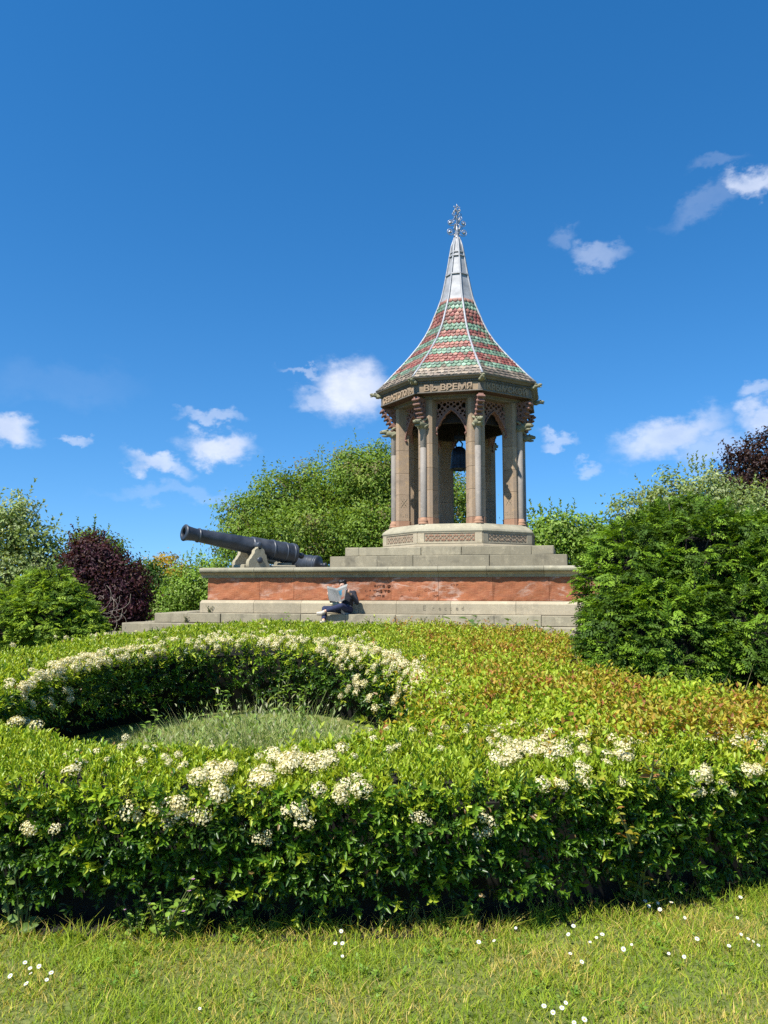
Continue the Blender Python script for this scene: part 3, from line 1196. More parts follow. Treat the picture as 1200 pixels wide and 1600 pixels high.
# bell
bell = empty('bell', (AX.x, AX.y, 5.50), TH)
tag(bell, 'large dark bronze bell hanging inside the open tower', 'bell')
bp_ = [(.24, .05), (.30, .0), (.305, .04), (.285, .10), (.272, .2), (.262, .4), (.24, .56), (.19, .68), (.11, .745), (.05, .76), (.01, .765)]
link('bell_body', MB().lathe(bp_, 28).me('bell_body', M['bell'], True), bell)
for z, r in ((.12, .292), (.2, .279), (.47, .262)):
    link('moulding_band', MB().lathe([(r - .012, z - .012), (r, z), (r - .012, z + .012)], 28).me('moulding_band', M['bell'], True), bell)
cr = MB()
for s in (-1, 1):
    cr.tube([(s * .09, 0, .74), (s * .11, 0, .85), (s * .03, 0, .95), (0, 0, .97)], .028, 6)
cr.box((0, 0, 1.05), (.3, .14, .16), .02)
link('crown', cr.me('crown', M['bell']), bell)
link('hanger', MB().tube([(0, 0, 1.1), (0, 0, 1.86)], .035, 8).me('hanger', M['bell']), bell)
link('headstock', MB().box((0, 0, 1.74), (2.7, .2, .22), .02).me('headstock', M['bellwood']), bell)


# ------------------------------------------------------------------ cannons
def cannon(loc_trunnion, direction, elev, label, length=3.42):
    """empty at the trunnion; +x towards the muzzle"""
    root = empty('cannon', loc_trunnion, math.atan2(direction.y, direction.x))
    tag(root, label, 'cannon', 'guns on the plinth')
    R = Matrix.Rotation(-elev, 4, 'Y') @ Matrix.Rotation(RAD(90), 4, 'Y')     # lathe z -> +x
    xb, xm = -1.42, length - 1.42
    prof = [(.05, xb - .34), (.085, xb - .31), (.095, xb - .26), (.075, xb - .2), (.05, xb - .15), (.06, xb - .10), (.17, xb - .07), (.25, xb - .02), (.305, xb), (.31, xb + .06),
            (.295, xb + .07), (.292, xb + .2), (.285, xb + .75), (.278, xb + .76), (.262, xb + 1.38), (.235, xb + 1.40), (.215, xb + 2.0), (.178, xm - .42), (.172, xm - .40),
            (.172, xm - .30), (.19, xm - .14), (.215, xm - .05), (.222, xm - .02), (.205, xm), (.115, xm), (.112, xm - .02), (.11, xm - .7), (.001, xm - .72)]
    V, F = lathe(prof, 32)
    barrel = link('barrel', mesh_py('barrel', [R @ v for v in V], F[:-1], M['cannon'], True), root)
    for r, x, w in ((.312, xb + .10, .035), (.305, xb + .36, .03), (.298, xb + .78, .035), (.262, xb + 1.41, .045), (.196, xm - .42, .03), (.226, xm - .03, .025)):
        V, F = lathe([(r - .03, x - w), (r, x - w * .5), (r, x + w * .5), (r - .03, x + w)], 32)
        link('reinforce_ring', mesh_py('reinforce_ring', [R @ v for v in V], F[:-2], M['ring'], True), barrel)
    for s in (-1, 1):
        V, F = lathe([(.085, .2), (.085, .46), (.07, .475)], 18)
        link('trunnion', mesh_py('trunnion', [Matrix.Rotation(RAD(-90 * s), 4, 'X') @ v for v in V], F, M['ring'], True), root)
    # stone cheeks with stepped scrolled outline
    zt = -(loc_trunnion.z - 2.245)
    out = []
    pts = [(-.48, 0), (.52, 0), (.52, .08)]
    pts += [(.40 + .12 * math.cos(q), .10 + .1 * math.sin(q)) for q in (.3, .9, 1.5)]
    pts += [(.33, .26), (.26, .30), (.24, .36), (.17, .39), (.11, .40)]
    pts += [(.10 * math.cos(q), .46 + .09 * math.sin(q)) for q in (-.3, -1.0, -1.57, -2.1, -2.8)]
    pts += [(-.11, .40), (-.17, .39), (-.22, .35), (-.25, .29), (-.31, .27), (-.34, .2), (-.38, .13), (-.48, .1)]
    f = (-zt) / .46
    outl = [(x * .66, zt + z * f) for x, z in pts]
    for s in (-1, 1):
        ch = link('carriage_cheek', plate('carriage_cheek', outl, [], .16, M['cheek']), root, (0, s * .39, 0))
        V, F = lathe([(.085, 0), (.085, .1), (.06, .115)], 16)
        link('bolt', mesh_py('bolt', [Matrix.Rotation(RAD(-90 * s), 4, 'X') @ v for v in V], F, M['ring'], True), ch, (.0, 0, zt + .17 * f))
    link('carriage_bed', MB().box((-.45, 0, zt + .06), (1.7, .58, .12), .02).me('carriage_bed', M['cheek']), root)
    # quoin block under the breech
    link('quoin', MB().box((-1.1, 0, zt + .1), (.3, .4, .2), .03).me('quoin', M['cheek']), root)
    return root


mz = at_y(287, 832, 20.2)
br = at_y(459, 866, 22.4)
axd = (mz - br)
Lc = axd.length
fr_ = 1.42 / Lc
tr = br + axd * fr_
cannon(tr, Vector((axd.x, axd.y, 0)).normalized(), math.atan2(axd.z, math.hypot(axd.x, axd.y)),
       'old dark iron cannon aiming up and left from the front corner of the plinth', Lc)
d2 = Vector((-.9, .43, 0)).normalized()
p2 = at_y(498, 876, 27.5) + d2 * 1.42
p2.z = 2.74
cannon(p2, d2, RAD(7), 'second dark cannon behind the first, only its breech end showing by the steps', 3.42)


# ------------------------------------------------------------------ foliage builders
def unit(a):
    return a / np.maximum(np.linalg.norm(a, axis=-1, keepdims=True), 1e-9)


def leaf_verts(P, D, Nm, L, W, fold=.25, droop=.15, fine=False):
    """one folded leaf per row. P base, D direction, Nm upper-side normal -> verts (n,k,3) and face template"""
    D = unit(D)
    S = unit(np.cross(D, Nm))
    Nn = np.cross(S, D)
    L = np.asarray(L).reshape(-1, 1); W = np.asarray(W).reshape(-1, 1)
    if not fine:
        b = P
        t = P + D * L - Nn * L * droop
        m = P + D * L * .45
        l = m - S * W / 2 + Nn * W * fold
        r = m + S * W / 2 + Nn * W * fold
        return np.stack([b, r, t, l], 1), np.array([[0, 1, 2], [0, 2, 3]]), 'T'
    b = P
    t = P + D * L - Nn * L * droop
    m1 = P + D * L * .3
    m2 = P + D * L * .68 - Nn * L * droop * .4
    l1 = m1 - S * W * .46 + Nn * W * fold; r1 = m1 + S * W * .46 + Nn * W * fold
    l2 = m2 - S * W * .40 + Nn * W * fold; r2 = m2 + S * W * .40 + Nn * W * fold
    return np.stack([b, r1, r2, t, l2, l1], 1), np.array([[0, 1, 2, 3], [0, 3, 4, 5]]), 'Q'


def leaves_mesh(name, P, D, Nm, L, W, C, mat, fold=.25, droop=.15, fine=False):
    V, T, k = leaf_verts(P, D, Nm, L, W, fold, droop, fine)
    n, m = V.shape[:2]
    F = (T[None] + (np.arange(n) * m)[:, None, None]).reshape(-1, T.shape[1])
    C = np.repeat(np.asarray(C), m, 0)
    return mesh_np(name, V, F if k == 'Q' else None, F if k == 'T' else None, C, mat)


def shoots(P, D, per, length, leafL, leafW, spread, rg, up_bias=.35, jitter=.3):
    """leafy shoots: base P, direction D -> arrays for leaves_mesh"""
    n = len(P)
    D = unit(D)
    A = unit(np.cross(D, rg.normal(size=(n, 3))))
    B = np.cross(D, A)
    s = np.tile(np.linspace(.1, 1, per), (n, 1)) + rg.normal(scale=.06, size=(n, per))
    ang = np.arange(per) * 2.4 + rg.uniform(0, 6.28, (n, 1))
    rad = A[:, None] * np.cos(ang)[..., None] + B[:, None] * np.sin(ang)[..., None]
    sp = (np.asarray(spread) * (1.15 - .55 * s))[..., None]
    Q = P[:, None] + D[:, None] * (s * np.asarray(length).reshape(-1, 1))[..., None]
    LD = unit(D[:, None] + rad * sp + rg.normal(scale=jitter * .4, size=Q.shape))
    NN = unit(D[:, None] * 1.0 - rad * .3 + rg.normal(scale=jitter, size=Q.shape) + np.array([0, 0, up_bias]))
    k = n * per
    L = (np.asarray(leafL).reshape(-1, 1) * rg.uniform(.65, 1.15, (n, per))).ravel()
    W = L * leafW * rg.uniform(.85, 1.15, k)
    return Q.reshape(k, 3), LD.reshape(k, 3), NN.reshape(k, 3), L, W


def palette(cols, n, rg, var=.22, w=None):
    cols = np.array(cols)
    c = cols[rg.choice(len(cols), n, p=w)]
    return c * rg.uniform(1 - var, 1 + var, (n, 1))


def lump(x, y, s=1.0, ph=0.0):
    return (np.sin(2.1 * s * x + 1.3 * s * y + ph) + np.sin(-1.7 * s * x + 2.6 * s * y + 1.7 + ph) + .7 * np.sin(4.9 * s * x + .7 + ph) * np.sin(4.3 * s * y + 2.1 + ph)) / 2.7


# ------------------------------------------------------------------ trees
def tree(name, label, cat, lobes, base, n_clumps, per, leaf, pal, group=None, clump=.5, seed=1, trunk_r=.18, mat=None, w=None, trunk_col='bark', sprigs=0, surf=.62, flat=.7, ratio=.55):
    """lobes: (centre Vector, (rx, ry, rz)); leaf clumps fill the lobes, denser to the outside"""
    rg = np.random.default_rng(seed)
    root = empty(name, base)
    B = Vector(base)
    Cn = np.array([tuple(c) for c, r in lobes]); Rn = np.array([r for c, r in lobes])
    vol = Rn.prod(1) ** (2 / 3)
    idx = rg.choice(len(lobes), n_clumps, p=vol / vol.sum())
    d = unit(rg.normal(size=(n_clumps, 3)))
    rr = surf + (1 - surf) * rg.random(n_clumps)
    low = rg.random(n_clumps) < .12
    rr[low] = rg.random(low.sum()) * surf
    CP = Cn[idx] + d * Rn[idx] * rr[:, None] * (1 + .1 * rg.normal(size=(n_clumps, 1)))
    CP[:, 2] = np.maximum(CP[:, 2], B.z + .15)
    cs = clump * rg.uniform(.55, 1.35, n_clumps)
    off = rg.normal(size=(n_clumps, per, 3)) * .45
    off[..., 2] *= flat
    P = CP[:, None] + off * cs[:, None, None]
    outw = unit(d[:, None] * .6 + off * 1.5 + np.array([0, 0, .35]))
    Nm = unit(outw + rg.normal(scale=.34, size=P.shape))
    D = unit(np.cross(Nm, rg.normal(size=P.shape)) + np.array([0, 0, -.25]) + d[:, None] * .35)
    C = palette(pal, n_clumps, rg, .18, w)[:, None] * rg.uniform(.75, 1.25, (n_clumps, per, 1))
    n = n_clumps * per
    L = leaf * rg.uniform(.6, 1.3, n)
    P, D, Nm, C = (a.reshape(n, 3) for a in (P, D, Nm, C))
    if sprigs:
        # leafy shoots standing out of the crown's top
        k = rg.choice(len(lobes), sprigs)
        dd = unit(np.stack([rg.normal(scale=.6, size=sprigs), rg.normal(scale=.5, size=sprigs), np.abs(rg.normal(1, .5, sprigs))], 1))
        S0 = Cn[k] + dd * Rn[k] * .9
        dv = unit(dd * .4 + np.array([0, 0, 1.0]) + rg.normal(scale=.25, size=(sprigs, 3)))
        q, ld, nn, l2, w2 = shoots(S0, dv, 14, clump * rg.uniform(.7, 1.7, sprigs), np.full(sprigs, leaf), ratio, .9, rg)
        P = np.concatenate([P, q]); D = np.concatenate([D, ld]); Nm = np.concatenate([Nm, nn]); L = np.concatenate([L, l2])
        C = np.concatenate([C, palette(pal, len(q), rg, .2, w)])
    P = P - np.array(base); 
    me = leaves_mesh('crown', P, D, Nm, L, L * ratio, C, mat or M['leaf'])
    link('crown', me, root)
    # trunk and limbs
    tb = MB()
    top = Vector(np.average(Cn, 0, vol)) - B
    fork = Vector((top.x * .3, top.y * .3, max(.3, min(top.z * .45, (min(c.z - r[2] for c, r in lobes) - B.z) + .3))))
    tb.tube([(0, 0, -.2), (0, 0, .05), fork * .5 + Vector((.05, .03, 0)), fork], [trunk_r * 1.35, trunk_r * 1.1, trunk_r, trunk_r * .85], 9)
    for c, r in lobes:
        e = Vector(c) - B
        mid = fork.lerp(e, .5) + Vector((0, 0, .12 * (e - fork).length))
        tb.tube([fork - Vector((0, 0, .1)), mid, e + Vector((0, 0, r[2] * .2))], [trunk_r * .6, trunk_r * .36, trunk_r * .12], 6)
        for j in range(5):
            dv = Vector(unit(rg.normal(size=3)))
            tp = e + Vector((dv.x * r[0], dv.y * r[1], abs(dv.z) * r[2])) * .8
            st = mid.lerp(e, rg.uniform(.1, .8))
            tb.tube([st, st.lerp(tp, .55) + Vector((0, 0, .06 * r[2])), tp], [trunk_r * .2, trunk_r * .12, trunk_r * .04], 5)
    link('trunk', tb.me('trunk', M[trunk_col], True), root)
    tag(root, label, cat, group)
    return root


def LB(u, v, Y, ru, rv, ry=None):
    c = at_y(u, v, Y)
    k = Y / 1200
    return (c, (ru * k, (ry or (ru + rv) / 2) * k, rv * k))


def gb(u, Y):
    p = at_y(u, 900, Y)
    return (p.x, Y, float(gz(p.x, Y)) - .05)


GREEN = [(.14, .225, .024), (.17, .26, .03), (.11, .185, .022), (.21, .28, .045)]
FRESH = [(.18, .29, .035), (.21, .33, .045), (.14, .24, .03), (.24, .33, .08)]
DEEP = [(.06, .125, .02), (.075, .145, .025), (.085, .165, .03), (.05, .105, .018)]
PURPLE = [(.045, .014, .022), (.06, .018, .028), (.035, .012, .016), (.08, .03, .035), (.06, .03, .02)]
COPPER = [(.035, .017, .015), (.05, .022, .018), (.028, .014, .013), (.06, .035, .024)]
GREY = [(.21, .28, .08), (.25, .32, .11), (.17, .23, .065), (.31, .36, .17)]
BG = 'trees and shrubs behind the monument'

tree('broadleaf_tree', 'big round leafy green tree between the cannon and the tower', 'tree',
     [LB(392, 822, 42, 50, 48), LB(440, 785, 42, 52, 54), LB(515, 775, 44, 58, 62), LB(580, 762, 42, 62, 64), LB(625, 795, 42, 66, 70),
      LB(480, 835, 40, 80, 52), LB(570, 845, 40, 90, 52), LB(690, 800, 44, 62, 66), LB(650, 740, 45, 48, 46), LB(375, 850, 41, 36, 42), LB(560, 728, 43, 40, 24)],
     gb(550, 43), 1300, 80, .17, GREEN + [(.20, .18, .07)], BG, clump=.95, seed=11, trunk_r=.4, sprigs=30, w=[.3, .3, .2, .15, .05])
tree('leafy_shrub', 'light green feathery shrub right of the tower, left of the big yew', 'shrub',
     [LB(850, 845, 32, 30, 42), LB(888, 848, 32, 42, 46), LB(930, 850, 32, 36, 44), LB(838, 880, 31, 26, 30)], gb(885, 32), 420, 30, .17, FRESH, BG, clump=.55, seed=12,
     trunk_r=.12, sprigs=24)
tree('pale_tree', 'pale green tree rising behind the big dark yew', 'tree',
     [LB(995, 805, 24, 40, 42), LB(1050, 785, 24, 46, 46), LB(1100, 785, 24, 44, 52), LB(1160, 810, 24, 50, 50), LB(1060, 840, 24, 100, 60)], gb(1070, 24), 620, 30, .12, GREY, BG,
     clump=.42, seed=13, trunk_r=.14, sprigs=28)
tree('copper_tree', 'dark copper leaved tree at the right edge behind the yew', 'tree',
     [LB(1165, 745, 36, 44, 52), LB(1215, 735, 36, 62, 68), LB(1270, 750, 36, 70, 80), LB(1200, 790, 36, 80, 50)], gb(1220, 36), 800, 30, .17, COPPER, BG, clump=.6, seed=14,
     trunk_r=.3, sprigs=20)
tree('silvery_tree', 'tall loose silvery green tree at the left edge', 'tree',
     [LB(18, 850, 24, 52, 56), LB(68, 875, 24, 42, 46), LB(-45, 850, 24, 64, 84), LB(25, 805, 24, 36, 34), LB(30, 920, 24, 80, 60), LB(-60, 930, 24, 80, 60)], gb(10, 24), 720, 28, .13, GREY, BG, clump=.45,
     seed=15, trunk_r=.14, sprigs=34, surf=.55)
tree('purple_shrub', 'dark purple leaved shrub left of the steps', 'shrub',
     [LB(150, 895, 21, 44, 54), LB(190, 920, 21, 40, 48), LB(137, 868, 21, 32, 32), LB(172, 945, 21, 56, 42), LB(205, 950, 21, 24, 34)], gb(165, 21), 620, 32, .10, PURPLE, BG, clump=.32, seed=16,
     trunk_r=.1, sprigs=24, surf=.7)
tree('small_tree', 'small green tree top peeping over the purple shrub', 'tree',
     [LB(137, 852, 30, 24, 26), LB(165, 865, 30, 30, 26), LB(150, 890, 30, 40, 40)], gb(150, 30), 200, 28, .14, GREEN, BG, clump=.4, seed=17, trunk_r=.1, sprigs=12)
tree('rounded_tree', 'dense dark green rounded tree below the yellow crown', 'tree',
     [LB(222, 922, 44, 36, 44), LB(262, 938, 44, 36, 40), LB(245, 955, 44, 60, 40), LB(205, 912, 44, 24, 34)], gb(245, 44), 420, 30, .2, DEEP, BG, clump=.65, seed=18, trunk_r=.25, surf=.75)
tree('golden_tree', 'yellow topped dome shaped tree in the left distance', 'tree',
     [LB(258, 912, 54, 40, 42), LB(282, 922, 54, 26, 40)], gb(265, 54), 300, 30, .2, [(.40, .27, .02), (.46, .32, .03), (.33, .25, .03)], BG, clump=.6, seed=19, trunk_r=.25, surf=.85)
tree('leafy_shrub', 'light green shrub against the left end of the plinth', 'shrub',
     [LB(300, 925, 29, 34, 48), LB(262, 955, 29, 46, 32), LB(330, 908, 29, 30, 40), LB(225, 960, 29, 30, 28), LB(350, 930, 29, 50, 50)], gb(290, 29), 560, 34, .12, FRESH, BG, clump=.42, seed=20, trunk_r=.12, sprigs=20)
tree('leafy_shrub', 'broad green shrub mass low behind the silvery tree at far left', 'shrub',
     [LB(-60, 950, 34, 120, 60), LB(60, 945, 34, 90, 55), LB(160, 960, 36, 60, 40)], gb(10, 34), 300, 28, .2, DEEP, BG, clump=.7, seed=21, trunk_r=.15)
tree('leafy_shrub', 'green shrub mass low behind the pale tree at right', 'shrub',
     [LB(960, 890, 42, 80, 60), LB(1080, 880, 42, 90, 70), LB(1220, 880, 42, 110, 80)], gb(1090, 42), 300, 28, .22, DEEP, BG, clump=.8, seed=22, trunk_r=.15)


# ------------------------------------------------------------------ yews
def fronds(P, D, Nm, L, rg, pairs=5, wid=.46):
    """flat feathery sprays: an axis with paired narrow leaflets. returns leaf arrays"""
    n = len(P)
    D = unit(D)
    S = unit(np.cross(D, Nm)); Nn = np.cross(S, D)
    out = []
    s = np.linspace(.08, .95, pairs)
    for i, q in enumerate(s):
        base = P + D * (L * q)[:, None] - Nn * (L * .22 * q * q)[:, None]
        ll = L * wid * (1 - .55 * abs(q - .35)) * rg.uniform(.8, 1.15, n)
        for sg in (-1, 1):
            dr = unit(D * .75 + S * sg * .85 - Nn * .22 + rg.normal(scale=.1, size=(n, 3)))
            out.append((base, dr, Nn + rg.normal(scale=.15, size=(n, 3)), ll))
    tip = P + D * (L * .9)[:, None] - Nn * (L * .2)[:, None]
    out.append((tip, D - Nn * .4, Nn, L * .3))
    return [np.concatenate([o[i] for o in out]) for i in range(4)], len(out)


def yew(label, lobes, base, tips, L, seed, pal, young, group):
    rg = np.random.default_rng(seed)
    root = empty('yew_bush', base)
    Cn = np.array([tuple(c) for c, r in lobes]); Rn = np.array([r for c, r in lobes])
    a = Rn.prod(1) ** (2 / 3)
    idx = rg.choice(len(lobes), tips, p=a / a.sum())
    d = unit(rg.normal(size=(tips, 3)))
    rr = np.where(rg.random(tips) < .75, rg.uniform(.88, 1.08, tips), rg.uniform(.55, .9, tips))
    T = Cn[idx] + d * Rn[idx] * rr[:, None]
    # drop tips buried in another lobe
    inside = np.zeros(tips, bool)
    for c, r in zip(Cn, Rn):
        inside |= ((((T - c) / r) ** 2).sum(1) < .5)
    ok = (~inside) & (T[:, 2] > base[2] + .05)
    T, d = T[ok], d[ok]
    n = len(T)
    per = 7
    # each tip is a drooping fan of sprays from one twig end
    out = unit(d * np.array([1, 1, .35]) + rg.normal(scale=.25, size=(n, 3)) + np.array([0, 0, .08]))
    nu = unit(np.array([0, 0, 1.0]) + d * .45 + rg.normal(scale=.2, size=(n, 3)))
    sd = unit(np.cross(out, nu))
    an = np.tile(np.linspace(-1.25, 1.25, per), (n, 1)) + rg.normal(scale=.12, size=(n, per))
    D = unit(out[:, None] * np.cos(an)[..., None] + sd[:, None] * np.sin(an)[..., None] + rg.normal(scale=.34, size=(n, per, 3))).reshape(-1, 3)
    P = (T[:, None] - out[:, None] * L * .3 + sd[:, None] * (np.sin(an) * L * .25)[..., None] + rg.normal(scale=L * .25, size=(n, per, 3))).reshape(-1, 3)
    Nm = unit(np.repeat(nu, per, 0) + rg.normal(scale=.35, size=(n * per, 3)))
    LL = L * rg.uniform(.6, 1.25, n * per)
    (p, dr, nn, ll), k = fronds(P, D, Nm, LL, rg)
    cb = palette(pal, n * per, rg, .2)
    yg = np.repeat(rg.random(n) < .55, per) & (rg.random(n * per) < .85)
    cb[yg] = palette(young, yg.sum(), rg, .15)
    C = np.tile(cb, (k, 1)) * rg.uniform(.85, 1.15, (k * n * per, 1))
    me = leaves_mesh('foliage', p - np.array(base), dr, nn, ll, ll * .42, C, M['needle'], fold=.1, droop=.15)
    link('foliage', me, root)
    tb = MB()
    B = Vector(base)
    tb.tube([(0, 0, -.1), (0, 0, .3), (0, 0, max(c.z for c, r in lobes) - B.z)], [.09, .075, .03], 8)
    for i in rg.choice(n, min(n, 260), False):
        e = Vector(T[i]) - B
        st = Vector((0, 0, max(.1, e.z * .55)))
        tb.tube([st, st.lerp(e, .5) + Vector((0, 0, .08)), e], [.022, .014, .005], 5)
    link('branches', tb.me('branches', M['bark'], True), root)
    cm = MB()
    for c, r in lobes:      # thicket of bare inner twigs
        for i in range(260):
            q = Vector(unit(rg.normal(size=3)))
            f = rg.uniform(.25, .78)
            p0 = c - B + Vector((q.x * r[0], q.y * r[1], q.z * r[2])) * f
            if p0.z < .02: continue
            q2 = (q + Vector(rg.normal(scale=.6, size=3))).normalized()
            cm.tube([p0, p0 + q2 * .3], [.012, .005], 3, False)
    link('twigs', cm.me('twigs', M['shade_twig']), root)
    # solid filler heart, its near-black colour standing for the shade inside
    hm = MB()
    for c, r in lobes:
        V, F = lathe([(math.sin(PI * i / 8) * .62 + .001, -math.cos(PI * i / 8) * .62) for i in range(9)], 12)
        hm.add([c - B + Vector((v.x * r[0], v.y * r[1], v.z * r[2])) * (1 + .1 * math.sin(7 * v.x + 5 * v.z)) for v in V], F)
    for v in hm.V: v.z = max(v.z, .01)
    link('shade_heart', hm.me('shade_heart', M['shade_twig'], True), root)
    tag(root, label, 'yew', group)
    return root


YEW = [(.062, .118, .013), (.072, .135, .015), (.05, .10, .012)]
YEWY = [(.16, .27, .02), (.19, .31, .025), (.13, .235, .018)]
yb = gb(1065, 8.6)
yew('large dark green yew bush in front of the plinth at right',
    [LB(985, 935, 8.4, 72, 118, 100), LB(1075, 905, 8.6, 100, 122, 120), LB(1185, 925, 8.7, 120, 118, 130), LB(1030, 1010, 8.0, 112, 110, 100), LB(1170, 1020, 8.0, 120, 110, 100), LB(960, 1030, 8.1, 50, 80, 70)],
    yb, 4000, .125, 31, YEW, YEWY, None)
yew('rounded bright green yew bush at the left edge behind the hedge',
    [LB(80, 965, 15, 62, 58, 60), LB(20, 980, 15, 60, 58, 60), LB(122, 990, 15, 38, 42, 42), LB(72, 925, 15, 40, 36, 38)],
    gb(65, 15), 1500, .15, 32, [(.10, .175, .02), (.12, .205, .022)], [(.23, .34, .03), (.27, .38, .035)], None)


# ------------------------------------------------------------------ the hedge
HH = .76


def htop(y):
    return 0.03 * np.clip(np.asarray(y, float) - 4, 0, 10) + HH


def top_pt(u, v):
    Y = 6.0
    for _ in range(60):
        p = at_z(u, v, float(htop(Y)))
        Y = .7 * Y + .3 * p.y
    return (p.x, p.y)


def smooth_loop(pts, n=160, it=2):
    P = np.array(pts, float)
    for _ in range(it):
        a = P; b = np.roll(P, -1, 0)
        P = np.stack([a * .75 + b * .25, a * .25 + b * .75], 1).reshape(-1, 2)
    Q = np.vstack([P, P[:1]])
    s = np.concatenate([[0], np.cumsum(np.linalg.norm(np.diff(Q, axis=0), axis=1))])
    t = np.linspace(0, s[-1], n, endpoint=False)
    return np.stack([np.interp(t, s, Q[:, 0]), np.interp(t, s, Q[:, 1])], 1)


def inside_poly(P, L):
    x, y = P[:, 0], P[:, 1]
    c = np.zeros(len(P), bool)
    j = len(L) - 1
    for i in range(len(L)):
        xi, yi = L[i]; xj, yj = L[j]
        m = ((yi > y) != (yj > y)) & (x < (xj - xi) * (y - yi) / (yj - yi + 1e-12) + xi)
        c ^= m
        j = i
    return c


def dist_loop(P, L):
    d = np.full(len(P), 1e9)
    for i in range(len(L)):
        a = L[i]; b = L[(i + 1) % len(L)]
        ab = b - a
        t = np.clip(((P - a) @ ab) / (ab @ ab + 1e-12), 0, 1)
        d = np.minimum(d, np.linalg.norm(P - (a + t[:, None] * ab), axis=1))
    return d


hole = smooth_loop([(-2.9, 5.6), (-3.15, 6.5), (-3.35, 7.4), (-3.35, 8.1), (-3.12, 9.2), (-2.6, 10.15), (-1.66, 10.6), (-.68, 10.1), (0, 9.0), (.3, 7.8), (.34, 6.6), (.25, 5.75), (-.04, 5.08), (-.5, 4.66),
                    (-.94, 4.62), (-1.6, 4.84), (-2.06, 5.0), (-2.5, 5.25)], 200)
outer = smooth_loop([(-4.6, 3.9), (-3, 3.9), (-1.95, 3.88), (-.95, 3.76), (0, 3.80), (.6, 3.86), (1.0, 3.98), (1.6, 4.15), (2.2, 4.35), (3.2, 4.7), (4.3, 5.2), (4.3, 5.9), (2.9, 6.1), (2.35, 6.6),
                     (1.9, 7.6), (2.3, 9.4), (2.75, 11.1), (1.6, 12.4), (.4, 13.6), (-1.2, 14.4), (-2.6, 14.5), (-3.6, 13.2), (-4.3, 11.2), (-4.9, 9.3), (-5.4, 7.4), (-5.6, 5.4)], 320)


def normals(L, ccw_out=True):
    t = np.roll(L, -1, 0) - np.roll(L, 1, 0)
    n = unit(np.stack([t[:, 1], -t[:, 0]], 1))
    area = .5 * np.sum(L[:, 0] * np.roll(L[:, 1], -1) - np.roll(L[:, 0], -1) * L[:, 1])
    if area < 0: n = -n
    return n if ccw_out else -n


n_out, n_hole = normals(outer), normals(hole, False)
hedge = empty('flowering_hedge', (0, 4.0, 0))
tag(hedge, 'clipped ring shaped hedge with glossy leaves and creamy white flower clusters', 'hedge')
HB = np.array([0, 4.0, 0])
rgh = np.random.default_rng(41)


def is_dog(x, y):
    """how far the red and yellow leaved dogwood has taken over (0..1)"""
    a = 1 / (1 + np.exp(-(x - .55 - .25 * np.sin(1.7 * y)) * 4))
    b = 1 / (1 + np.exp(-(y - (4.75 + .16 * x + .22 * np.sin(2.3 * x))) * 5))
    return a * b


def hedge_surface():
    """shoot bases, directions and distance class over the hedge's skin"""
    out = []
    # top
    for (y0, y1, dens) in ((3.6, 5.2, 1350), (5.2, 7.5, 650), (7.5, 15, 370)):
        n = int(10.5 * (y1 - y0) * dens)
        p = np.stack([rgh.uniform(-5.8, 4.6, n), rgh.uniform(y0, y1, n)], 1)
        keep = inside_poly(p, outer) & ~inside_poly(p, hole)
        if y0 < 5:
            keep &= (np.abs(p[:, 0]) < 3.0) | (rgh.random(n) < .45)
        p = p[keep]
        do, dh = dist_loop(p, outer[::2]), dist_loop(p, hole[::2])
        dm = np.minimum(do, dh)
        z = htop(p[:, 1]) - .09 * np.clip(1 - dm / .22, 0, 1) ** 2 + .035 * lump(p[:, 0], p[:, 1], 1.4) + .022 * lump(p[:, 0], p[:, 1], 4.2) - .05
        D = np.stack([rgh.normal(scale=.36, size=len(p)), rgh.normal(scale=.36, size=len(p)) - .05, np.ones(len(p))], 1)
        out.append((np.column_stack([p, z]), D, np.zeros(len(p)), dm))
    # walls
    for Lp, Nn, front in ((outer, n_out, True), (hole, n_hole, False)):
        per = np.linalg.norm(np.roll(Lp, -1, 0) - Lp, axis=1)
        mid = Lp[:, 1]
        facing = -Nn[:, 1]          # towards the camera
        dens = np.where(mid < 6.2, 1250, 500) * np.where(facing > -.25, 1, .3)
        wgt = per * dens * .74
        n = int(wgt.sum())
        i = rgh.choice(len(Lp), n, p=wgt / wgt.sum())
        f = rgh.random(n)[:, None]
        q = Lp[i] * (1 - f) + np.roll(Lp, -1, 0)[i] * f
        h = rgh.random(n) ** .8
        bulge = .07 * lump(q[:, 0] * 1.3 + q[:, 1], h * 2.2, 1.9) + .05 * lump(q[:, 0], h * 3 + q[:, 1], 3.3, 1.0)
        inset = (.24 if front else .22) * (1 - h) ** 1.5 + .05 - bulge * (1 - .5 * h)
        # ragged foot: gaps where the near-black core shows
        gap = lump(q[:, 0] * 1.1, q[:, 1] * 1.1, 1.6, 2.0) * .16 + .13
        keep = (h > np.clip(gap, 0, .5) * rgh.random(n) ** .3) & (rgh.random(n) < np.clip((h - .03) / .42, .22, 1))
        pos = q - Nn[i] * inset[:, None]
        z0 = gz(0, q[:, 1])
        z = z0 + .03 + h * (htop(q[:, 1]) - z0 - .07)
        nd = Nn[i]
        D = np.column_stack([nd * 1.0 + rgh.normal(scale=.4, size=(n, 2)), rgh.normal(scale=.4, size=n) - .35 + .95 * h])
        out.append((np.column_stack([pos, z])[keep], D[keep], np.ones(keep.sum()), np.zeros(keep.sum())))
    P = np.concatenate([o[0] for o in out]); D = unit(np.concatenate([o[1] for o in out]))
    W = np.concatenate([o[2] for o in out])
    return P, D, W


